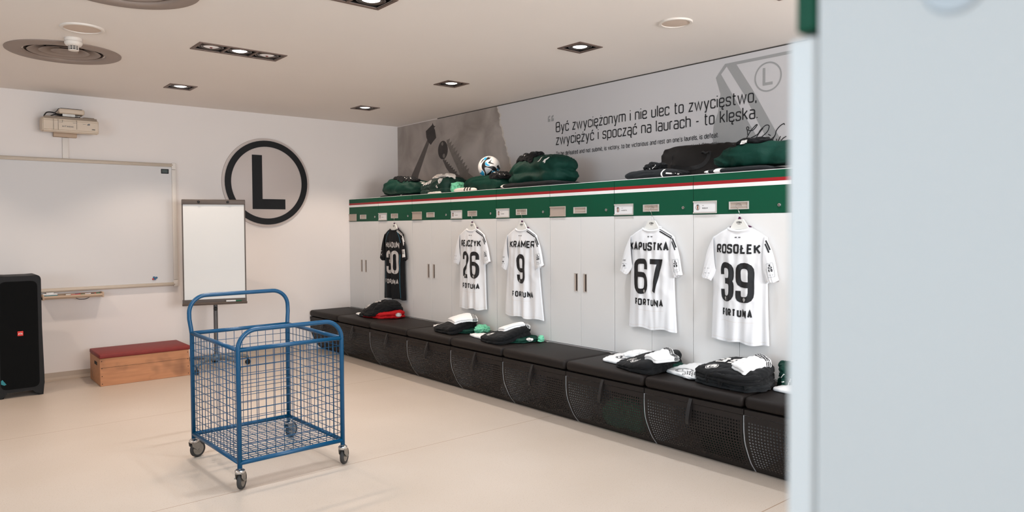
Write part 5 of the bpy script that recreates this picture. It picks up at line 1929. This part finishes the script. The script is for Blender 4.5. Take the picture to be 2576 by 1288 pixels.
def kit_9():
    cx, cy = -.93, -3.32
    loc = (cx, cy, ZB_)
    LL = lambda *p: loc2(cx, cy, p)
    tee = slab('folded_tshirt', 'cloth_white', loc, LL((-1.03, -2.875), (-1.065, -3.00), (-1.085, -3.20), (-.86, -3.20), (-.86, -2.98), (-.95, -2.90)), .018, 'white T-shirt poking out between the kits under jerseys 26 and 9', 'T-shirt', prof=THIN, amp=.004, jag=.004, seed=17, rr=.02, group='white T-shirts on the benches')
    p = onto(tee)
    b = NB(); text_on(b, 'Y', .03, .005, turn(*LL((-1.0, -3.06))[0], .4, p), 0, 0, 1.2); obj('shirt_print', b, 'print_black', tee)
    tp = slab('folded_garment', 'cloth_green', loc, LL((-1.04, -3.40), (-.96, -3.52), (-.80, -3.53), (-.74, -3.44), (-.76, -3.27), (-.95, -3.25)), .036, 'dark green top with round white crest beneath the kit under jersey 9', 'folded clothes', amp=.006, jag=.008, seed=44, rr=.04)
    d = Vector((-.74, .67, -.25)).normalized()
    f0 = drop(mesh_bvh(tp), Vector((*LL((-.875, -3.50))[0], .022)) - d * .4, Vector((.67, .74, 0)), (0, 0, 1), d, .002)
    f = lambda x, z: f0(x - .30, z - .028)
    b = NB(); disc_on(b, .30, .028, .017, f, 1.7); c = obj('crest', b, 'print_white', tp) if len(b.faces) else b.free()
    b = NB(); fu = lambda x, z: (lambda P: None if P is None else P + Vector((.0003, -.0008, .0003)))(f(x, z)); ring_on(b, .30, .028, .017, .003, fu, 2.0); ribbon(b, [Vector((.285, .036)), Vector((.285, .02)), Vector((.31, .02))], .004, fu); obj('crest_print', b, 'print_black', tp) if len(b.faces) else b.free()
    slab('folded_bib', 'cloth_mint', loc, LL((-.84, -3.55), (-.79, -3.57), (-.74, -3.54), (-.74, -3.48), (-.78, -3.51)), .048, 'mint green garment edge showing right of the kit under jersey 9', 'folded clothes', prof=PUFF, amp=.008, jag=.010, seed=45, rr=.02, nsc=16)
    k = black_kit(loc, LL((-1.115, -3.13), (-1.165, -3.30), (-1.165, -3.46), (-.95, -3.46), (-.77, -3.41), (-.74, -3.24), (-.82, -3.12), (-1.0, -3.09)), .072, (.09, .09), 'black folded kit with crest, piled under the white jersey numbered 9', 46, None, (LL((-1.075, -3.235))[0] + (.036,)), None, .07, .55, dome=.05, base=smooth_base(top_of(tp, .0, .001), .10))
    bs = top_of(k, .08, .001)
    sock_pair(loc, LL((-1.005, -3.24), (-1.045, -3.375), (-.80, -3.43), (-.73, -3.27)), lambda x, y: smooth_base(bs, .05)(x, y), 'pair of white socks with black bands on the kit under jersey 9', 35, H=.030)
kit_9()

def kit_30():
    cx, cy = -.88, -1.12
    loc = (cx, cy, ZB_)
    LL = lambda *p: loc2(cx, cy, p)
    slab('folded_socks', 'cloth_white', loc, LL((-1.04, -.80), (-1.07, -.92), (-1.05, -1.08), (-.95, -1.05), (-.95, -.87)), .028, 'white sock tip sticking out left of the black and red pile', 'socks', prof=PUFF, amp=.003, jag=.003, seed=18, rr=.02)
    r = slab('folded_jersey', 'cloth_red', loc, LL((-1.08, -1.02), (-1.05, -1.30), (-.90, -1.43), (-.77, -1.405), (-.74, -1.25), (-.75, -1.0), (-.95, -.97)), .062, 'bright red folded jersey with white crest under the black jersey', 'folded clothes', amp=.008, jag=.010, seed=51, rr=.04, tilt=(.08, .05))
    k = slab('folded_jersey', 'cloth_black', loc, LL((-1.065, -.93), (-1.115, -1.10), (-1.085, -1.26), (-.93, -1.33), (-.775, -1.38), (-.745, -1.22), (-.755, -.98), (-.82, -.90), (-.95, -.89)), .075, 'black folded jersey with crest on top of the red one below jersey 30', 'folded clothes', prof=[(.90, 0), (.97, .10), (1.0, .25), (1.0, .42), (.98, .58), (.94, .70), (.86, .82), (.74, .92), (.58, .98), (.4, 1.02), (.2, 1.04)], amp=.010, jag=.012, seed=52, rr=.05, tilt=(.04, .12), dome=.35, base=smooth_base(top_of(r, .004, .001), .06), N=96)
    pl = onto(k, off=.002)
    crest(k, turn(*LL((-1.03, -1.06))[0], .8, pl), .040)
    b = NB(); text_on(b, '0', .10, .022, turn(*LL((-.955, -1.11))[0], -.9, pl), 0, -.05, 1.0, .02, ds=.006, nx=3); obj('number', b, 'print_silver', k)
    d = Vector((-.86, .49, -.12)).normalized()
    f0 = drop(mesh_bvh(r), Vector((*LL((-.86, -1.405))[0], .036)) - d * .4, Vector((.49, .86, 0)), (0, 0, 1), d, .003)
    f = lambda x, z: f0(x - .23, z - .060)
    b = NB(); disc_on(b, .23, .060, .022, f, 1.4)
    if len(b.faces):
        c = obj('crest', b, 'print_white', r)
        fu = lambda x, z: (lambda P: None if P is None else P + Vector((.0005, -.0008, .0003)))(f(x, z))
        b = NB(); ring_on(b, .23, .060, .019, .004, fu, 1.3); obj('crest_print', b, 'print_black', c)
    else:
        b.free()
kit_30()

# --- kit seen through the perforated bench fronts
for (y, x, m, w, h, lab, sd) in ((-4.60, -.93, 'cloth_mint', .20, .20, 'pale green clothes showing through the bench front below the jersey 67', 61),
                         (-3.38, -.91, 'cloth_white', .16, .14, 'white clothes faintly showing through the bench front below the jersey 9', 62),
                         (-5.40, -.91, 'cloth_green', .18, .12, 'dark green clothes faintly showing through the bench front below the jersey 39', 63)):
    slab('clothes_bundle', m, (x, y, .0), [(-w, -.08), (w, -.08), (w * .9, .16), (-w * .8, .15)], h, lab, 'clothes', prof=PUFF, amp=.008, jag=.008, seed=sd, rr=.06)

# ------------------------------------------------------------------ things on top of the lockers
ZL = Z_TOP + .0020
def dashes(o, f, x0, x1, n, m='print_white', w=.006, zz=0, seed=1, name='dash_print'):
    rng = random.Random(seed)
    b = NB()
    for i in range(n):
        x = x0 + (x1 - x0) * i / n
        L = (x1 - x0) / n * .55
        dy = rng.uniform(-.004, .004)
        ribbon(b, resample([Vector((x, zz + dy)), Vector((x + L, zz + dy + rng.uniform(-.003, .003)))], .006, False), w * rng.uniform(.7, 1.2), f)
    if len(b.faces):
        return obj(name, b, m, o)
    b.free()

def front_of(o, z=0, off=.002, yo=-.6):
    """shoot from in front of the locker row onto a garment: x across, y up"""
    return drop(mesh_bvh(o), (0, yo, 0), (1, 0, 0), (0, 0, 1), (0, 1, 0), off)

def rounded(x0, x1, y0, y1, k=.0):
    return [(x0, y0), (x1, y0), (x1 + k, (y0 + y1) / 2), (x1, y1), (x0, y1), (x0 - k, (y0 + y1) / 2)]

def shelf_items():
    X = -.46
    # far green jacket on folded trousers
    loc = (X, -1.00, ZL)
    base = slab('folded_trousers', 'cloth_black', loc, rounded(-.40, .22, -.16, .16), .030, 'black folded trousers under the far green jacket on the lockers', 'folded clothes', prof=PUFF, amp=.003, jag=.004, seed=70, rr=.04, group='black folded trousers on the lockers')
    b = NB(); f = front_of(base)
    for i in range(3):
        ribbon(b, resample([Vector((.075 + i * .011, .002)), Vector((.068 + i * .011, .027))], .004, False), .005, f)
    obj('stripe_band', b, 'print_white', base)
    j = slab('rolled_jacket', 'cloth_green', loc, [(-.39, -.13), (-.15, -.20), (.20, -.19), (.43, -.12), (.43, .14), (.1, .18), (-.3, .16)], .158, 'dark green rolled padded jacket at the far end of the locker tops', 'jacket', prof=PUFF, amp=.014, jag=.010, seed=71, rr=.09, base=lambda x, y: .026, nsc=4.5, tilt=(-.10, 0), group='green padded jackets on the lockers')
    f = turn(.30, -.02, -.35, onto(j))
    b = NB(); text_on(b, '1', .10, .026, turn(.315, -.05, -1.35, onto(j)), 0, 0, 1, .02, ds=.006, nx=2); text_on(b, '1', .10, .026, turn(.23, -.03, -1.35, onto(j)), 0, 0, 1, .02, ds=.006, nx=2); obj('number', b, 'print_white', j)
    bs = top_of(j, .12, .001)
    g = slab('gloves', 'cloth_black', loc, [(-.17, -.12), (.05, -.15), (.26, -.13), (.27, -.02), (.05, .04), (-.15, -.01)], .030, 'black gloves lying on the far green jacket', 'gloves', prof=PUFF, amp=.009, jag=.010, seed=72, rr=.03, base=bs, nsc=18, group='black gloves on the rolled jackets')
    dashes(g, turn(.12, -.115, .06, onto(g)), -.03, .13, 7, seed=3)
    # jersey pile with sponsor lettering
    loc = (X, -1.72, ZL)
    p = slab('folded_jersey', 'cloth_dark_green', loc, [(-.29, -.15), (0, -.19), (.22, -.17), (.26, .05), (.2, .17), (-.25, .15)], .165, 'dark green folded jersey with crest and white lettering on the lockers', 'folded clothes', prof=[(.96, 0), (1.0, .12), (.985, .25), (.96, .30), (.99, .40), (1.0, .52), (.97, .66), (.90, .80), (.78, .90), (.6, .97), (.4, 1.0), (.2, 1.01)], amp=.008, jag=.010, seed=73, rr=.06, tilt=(.10, 0), nsc=9)
    f = front_of(p, off=.003)
    crest(p, (lambda x, z: f(x + .135, z + .135)), .036, 'print_black', 'print_white')
    b = NB(); g = lambda x, z: f(x, z + .10 + .10 * (x + .10) - .35 * (x + .06) ** 2); text_on(b, 'Plus500', .042, .0095, g, -.10, 0, 1.0, .006, ds=.008, nx=2); text_on(b, '+', .03, .009, g, -.05, .045, 1.0); obj('sponsor_lettering', b, 'print_white', p)
    b = NB(); ring_on(b, .10, .068, .010, .006, f, .8); obj('badge', b, 'print_white', p) if len(b.faces) else b.free()
    bs = top_of(p, .14, .001)
    slab('balled_socks', 'cloth_offwhite', loc, [(-.12, -.10), (.06, -.13), (.20, -.11), (.22, -.02), (.0, .02), (-.12, -.02)], .034, 'white cloth crumpled on the dark green folded jersey', 'cloth', prof=PUFF, amp=.010, jag=.012, seed=74, rr=.03, base=bs, nsc=15)
    m = slab('folded_bib', 'cloth_mint', loc, [(.235, -.12), (.30, -.145), (.345, -.11), (.34, .02), (.25, .05)], .105, 'mint green garment wedged between the jersey and the ball jacket', 'folded clothes', prof=PUFF, amp=.012, jag=.014, seed=75, rr=.03, nsc=13)
    slab('folded_tshirt', 'cloth_offwhite', loc, [(-.06, -.20), (.12, -.225), (.20, -.20), (.1, -.14), (-.04, -.15)], .018, 'off-white cloth corner under the dark green folded jersey', 'folded clothes', prof=PUFF, amp=.004, jag=.008, seed=76, rr=.02)
    # jacket with the ball
    loc = (X, -2.48, ZL)
    s = slab('folded_socks', 'cloth_offwhite', loc, rounded(-.33, -.02, -.215, -.15, .01), .036, 'off-white rolled socks with black bands below the ball jacket', 'socks', prof=PUFF, amp=.001, jag=.002, seed=77, rr=.03)
    f = front_of(s)
    b = NB()
    for i, x in enumerate((-.145, -.10, -.055)):
        ribbon(b, resample([Vector((x, .001)), Vector((x + .004, .034))], .004, False), .018, f, nx=2)
    fo = onto(s)
    for i, x in enumerate((-.141, -.096, -.051)):
        ribbon(b, resample([Vector((x, -.214)), Vector((x, -.17))], .004, False), .018, fo, nx=2)
    obj('stripe_band', b, 'print_black', s)
    j = slab('rolled_jacket', 'cloth_green', loc, [(-.31, -.12), (-.05, -.17), (.25, -.16), (.36, -.10), (.36, .16), (0, .18), (-.28, .15)], .140, 'dark green rolled padded jacket with the football resting on it', 'jacket', prof=PUFF, amp=.012, jag=.010, seed=78, rr=.09, nsc=4.5, base=lambda x, y: .004, group='green padded jackets on the lockers')
    bs = top_of(j, .11, .001)
    g = slab('gloves', 'cloth_black', loc, [(.135, -.15), (.30, -.155), (.40, -.06), (.38, .02), (.24, .02), (.16, -.04)], .036, 'black gloves on the jacket beside the football', 'gloves', prof=PUFF, amp=.008, jag=.010, seed=79, rr=.03, base=lambda x, y: max(bs(x, y), .10), nsc=16, group='black gloves on the rolled jackets')
    dashes(g, turn(.17, -.115, .02, onto(g)), -.02, .20, 8, seed=5)
    # big jacket
    loc = (X, -3.22, ZL)
    tr = slab('folded_trousers', 'cloth_black', loc, rounded(-.36, .37, -.21, .16), .052, 'black folded trousers with a white corner under the big green jacket', 'folded clothes', prof=PUFF, amp=.003, jag=.005, seed=80, rr=.04, group='black folded trousers on the lockers')
    f = front_of(tr); fo = onto(tr)
    b = NB()
    for x in (-.345, -.335, -.325, -.315):
        ribbon(b, resample([Vector((x, .002)), Vector((x, .038))], .004, False), .0115, f, nx=2)
    ribbon(b, resample([Vector((-.33, -.21)), Vector((-.33, -.12))], .005, False), .044, fo, nx=3)
    obj('white_corner', b, 'print_white', tr)
    j = slab('rolled_jacket', 'cloth_green', loc, [(-.36, -.12), (-.15, -.19), (.22, -.19), (.34, -.12), (.36, .12), (.1, .18), (-.32, .16)], .235, 'big dark green padded jacket with white number, topped by black gloves', 'jacket', prof=[(.84, 0), (.94, .05), (1.0, .15), (1.0, .26), (.95, .36), (.93, .42), (.97, .52), (.97, .64), (.90, .77), (.78, .88), (.63, .95), (.46, .99), (.25, 1.01)], amp=.013, jag=.014, seed=81, rr=.09, nsc=4.5, base=lambda x, y: .034, tilt=(.06, 0), group='green padded jackets on the lockers')
    up = onto(j); fr = front_of(j)
    b = NB(); fu = lambda x, z: fr(x, z)
    text_on(b, '1', .075, .016, (lambda x, z: fr(.115 + x + .5 * z, .205 + z * .75)), 0, 0, 1.0, .01, ds=.006, nx=2)
    text_on(b, '4', .075, .014, (lambda x, z: fr(.195 + x + .45 * z, .190 + z * .8)), 0, 0, .95, .01, ds=.006, nx=2)
    obj('number', b, 'print_white', j)
    bs = top_of(j, .20, .001)
    g = slab('gloves', 'cloth_black', loc, [(-.23, -.13), (-.05, -.16), (.05, -.15), (.07, -.04), (-.08, .0), (-.22, -.03)], .042, 'black gloves lying on the big green jacket with the number', 'gloves', prof=PUFF, amp=.010, jag=.012, seed=82, rr=.03, base=bs, nsc=18, group='black gloves on the rolled jackets')
    dashes(g, turn(-.10, -.12, .15, onto(g)), -.04, .13, 6, seed=6)
    # folded trousers with a scarf
    loc = (X, -4.53, ZL)
    tr = slab('folded_trousers', 'cloth_charcoal', loc, rounded(-.235, .20, -.17, .12, .01), .072, 'charcoal folded trousers with white cuff band beside the dark bag', 'folded clothes', prof=PUFF, amp=.004, jag=.006, seed=83, rr=.05, group='black folded trousers on the lockers')
    f = front_of(tr)
    b = NB(); ribbon(b, resample([Vector((.135, .004)), Vector((.130, .035)), Vector((.142, .062))], .004, False), .014, f, nx=2); ribbon(b, resample([Vector((.17, .03)), Vector((.21, .026))], .004, False), .010, f, nx=2); obj('stripe_band', b, 'print_white', tr) if len(b.faces) else b.free()
    bs = top_of(tr, .06, .001)
    g = slab('gloves', 'cloth_black', loc, [(-.08, -.12), (.05, -.14), (.09, -.08), (.06, .0), (-.07, -.01)], .046, 'black bundled gloves on the charcoal trousers beside the bag', 'gloves', prof=PUFF, amp=.010, jag=.010, seed=84, rr=.03, base=bs, nsc=20, group='black gloves on the rolled jackets')
    f = front_of(g)
    b = NB(); ribbon(b, resample([v.to_2d() for v in catmull([Vector((-.01, .075, 0)), Vector((.012, .066, 0)), Vector((.032, .085, 0)), Vector((.046, .10, 0))], 5)], .004, False), .006, f); obj('swoosh_trim', b, 'print_white', g) if len(b.faces) else b.free()
    # bag
    loc = (-.195, -4.69, ZL)
    bag = slab('holdall_bag', 'cloth_bag', loc, [(-.29, -.13), (-.22, -.165), (.30, -.165), (.40, -.13), (.40, .12), (.3, .165), (-.22, .165), (-.29, .12)], .245, 'dark brown holdall bag between the trousers and the nearest green jacket', 'bag', prof=BOXY, amp=.007, jag=.006, seed=85, rr=.05, nsc=6, N=110)
    b = NB()
    bv = mesh_bvh(bag)
    fo = drop(bv, (0, 0, 2), (1, 0, 0), (0, 1, 0), (0, 0, -1), -.004)
    tube(b, [p for p in (fo(-.24 + .02 * k, -.122) for k in range(31)) if p], .008, 8)
    obj('piping', b, 'strap_black', bag, smooth=True)
    fr = front_of(bag, off=.003)
    b = NB()
    q = resample([v.to_2d() for v in catmull([Vector((-.14, .03, 0)), Vector((-.13, .10, 0)), Vector((-.05, .075, 0)), Vector((.10, .085, 0)), Vector((.17, .13, 0)), Vector((.19, .19, 0))], 6)], .012, False)
    ribbon(b, q, .030, fr, nx=2)
    obj('carry_strap', b, 'strap_black', bag)
    b = NB(); ribbon(b, resample([Vector((-.17, .01)), Vector((-.135, .19))], .01, False), .003, fr); obj('side_seam', b, 'strap_black', bag)
    b = NB(); tube(b, catmull([(.13, -.172, .18), (.15, -.188, .185), (.17, -.188, .175), (.18, -.172, .18)], 5), .008, 8); obj('buckle', b, 'rubber_black', bag, smooth=True)
    # nearest jacket
    loc = (X, -5.32, ZL)
    tr = slab('folded_trousers', 'cloth_charcoal', loc, rounded(-.28, .20, -.215, .12, .005), .038, 'charcoal folded trousers with two white bands under the nearest green jacket', 'folded clothes', prof=PUFF, amp=.002, jag=.003, seed=86, rr=.03, group='black folded trousers on the lockers')
    f = front_of(tr)
    b = NB()
    for x in (-.262, -.172):
        for dx in (-.018, -.006, .006, .018):
            ribbon(b, resample([Vector((x + dx, .002)), Vector((x + dx, .036))], .004, False), .0125, f)
    obj('stripe_band', b, 'print_white', tr)
    j = slab('rolled_jacket', 'cloth_green', loc, [(-.30, -.10), (-.12, -.17), (.30, -.17), (.48, -.12), (.5, .04), (.1, .075), (-.27, .05)], .138, 'green padded jacket with black collar piece, nearest on the locker tops', 'jacket', prof=PUFF, amp=.012, jag=.008, seed=87, rr=.10, nsc=5, base=lambda x, y: .040, dome=.06, group='green padded jackets on the lockers')
    bs = top_of(j, .15, .001)
    g = slab('gloves', 'cloth_black', loc, [(-.10, -.12), (.03, -.14), (.12, -.11), (.14, -.03), (.0, .0), (-.10, -.03)], .034, 'black gloves with white tag on the nearest green jacket', 'gloves', prof=PUFF, amp=.006, jag=.010, seed=88, rr=.03, base=bs, nsc=18, group='black gloves on the rolled jackets')
    f = front_of(g)
    zt = bs(-.02, -.13)
    b = NB()
    for k in range(5):
        ribbon(b, resample([Vector((-.055 + k * .002, zt + .006 + k * .006)), Vector((-.008 + k * .003, zt + .008 + k * .006))], .006, False), .0065, f)
    obj('white_tag', b, 'print_white', g) if len(b.faces) else b.free()
shelf_items()

def football():
    R = .108
    t = thing('football', 'white match football with black and blue swirls on a green jacket', 'football', (-.48, -2.478, ZL + .230), -PI / 2)
    b = NB(); bmesh.ops.create_uvsphere(b, u_segments=48, v_segments=32, radius=R); obj('ball_skin', b, 'ball_white', t, smooth=True)
    # facing direction toward the viewer, with tilted axes
    fz = Vector((.78, -.62, -.085)).normalized()
    fx = Vector((0, 0, 1)).cross(fz).normalized() * -1
    fx = fz.cross(Vector((0, 0, 1))).normalized() * -1
    fy = fx.cross(fz).normalized()
    if fy.z < 0:
        fy = -fy
    if fx.x < 0:
        fx = -fx
    U = lambda p: ((p[0] - 1025) / 375, (510 - p[1]) / 375)
    def on(ax, x, y, off):
        ex, ey, ez = ax
        r = math.hypot(x, y)
        if r > .985:
            x, y = x * .985 / r, y * .985 / r
        return (ex * x + ey * y + ez * math.sqrt(max(0, 1 - x * x - y * y))) * (R + off)
    def loft(b, A, B, ax, off, n=16, m=6):
        def rs(P):
            q = [v.to_2d() for v in catmull([Vector((*U(p), 0)) for p in P], 8)]
            L = [0]
            for a, c in zip(q, q[1:]):
                L.append(L[-1] + (c - a).length)
            out = []
            for k in range(n + 1):
                t = L[-1] * k / n
                i = max(j for j in range(len(L)) if L[j] <= t + 1e-9)
                i = min(i, len(q) - 2)
                out.append(q[i].lerp(q[i + 1], (t - L[i]) / max(L[i + 1] - L[i], 1e-9)))
            return out
        a, c = rs(A), rs(B)
        V = [[b.verts.new(on(ax, *a[k].lerp(c[k], j / m), off)) for j in range(m + 1)] for k in range(n + 1)]
        for k in range(n):
            for j in range(m):
                b.faces.new((V[k][j], V[k][j + 1], V[k + 1][j + 1], V[k + 1][j]))
    BLK = [([(985, 165), (930, 230), (850, 310), (790, 400), (775, 500), (800, 580), (860, 660), (880, 740), (900, 830)], [(1100, 165), (1040, 240), (950, 275), (900, 330), (890, 420), (905, 500), (880, 560), (920, 690), (960, 830)]),
           ([(890, 440), (960, 485), (1060, 478), (1150, 470), (1220, 500), (1270, 570), (1290, 625)], [(870, 515), (950, 515), (1040, 540), (1100, 570), (1120, 610), (1170, 625), (1230, 640)]),
           ([(945, 735), (1010, 690), (1060, 640), (1100, 595)], [(950, 830), (1040, 810), (1085, 720), (1115, 630)]),
           ([(1115, 250), (1040, 310), (985, 365), (1080, 390), (1185, 410)], [(1110, 262), (1080, 310), (1065, 340), (1110, 365), (1180, 396)]),
           ([(870, 225), (800, 270), (735, 385)], [(862, 248), (800, 320), (745, 382)]),
           ([(1270, 470), (1300, 540), (1360, 600)], [(1330, 430), (1360, 500), (1392, 560)])]
    BLU = [([(772, 600), (770, 660), (715, 700), (740, 740), (800, 778)], [(785, 600), (830, 650), (858, 700), (862, 750), (830, 782)]),
           ([(880, 190), (850, 235), (868, 272)], [(950, 185), (930, 232), (880, 282)]),
           ([(920, 325), (890, 370), (895, 420), (950, 460), (1035, 462)], [(962, 340), (962, 375), (975, 408), (1000, 420), (1042, 432)]),
           ([(1265, 560), (1300, 622), (1345, 615)], [(1300, 540), (1330, 580), (1352, 602)]),
           ([(1085, 695), (1115, 645), (1175, 622), (1228, 634)], [(1112, 702), (1150, 662), (1190, 652), (1224, 642)])]
    for ax in ((fx, fy, fz), (-fx, fy, -fz)):
        for A, B in BLK:
            b = NB()
            loft(b, A, B, ax, .0005)
            obj('black_swirl', b, 'ball_black', t, smooth=True)
        for A, B in BLU:
            b = NB()
            loft(b, A, B, ax, .0008)
            obj('blue_swirl', b, 'ball_blue', t, smooth=True)
        b = NB()
        loft(b, [(872, 520), (878, 560), (905, 650), (940, 725)], [(885, 518), (1030, 560), (1083, 578), (955, 722)], ax, .0010, 14, 8)
        obj('triangle_patch', b, 'ball_grey', t, smooth=True)
football()
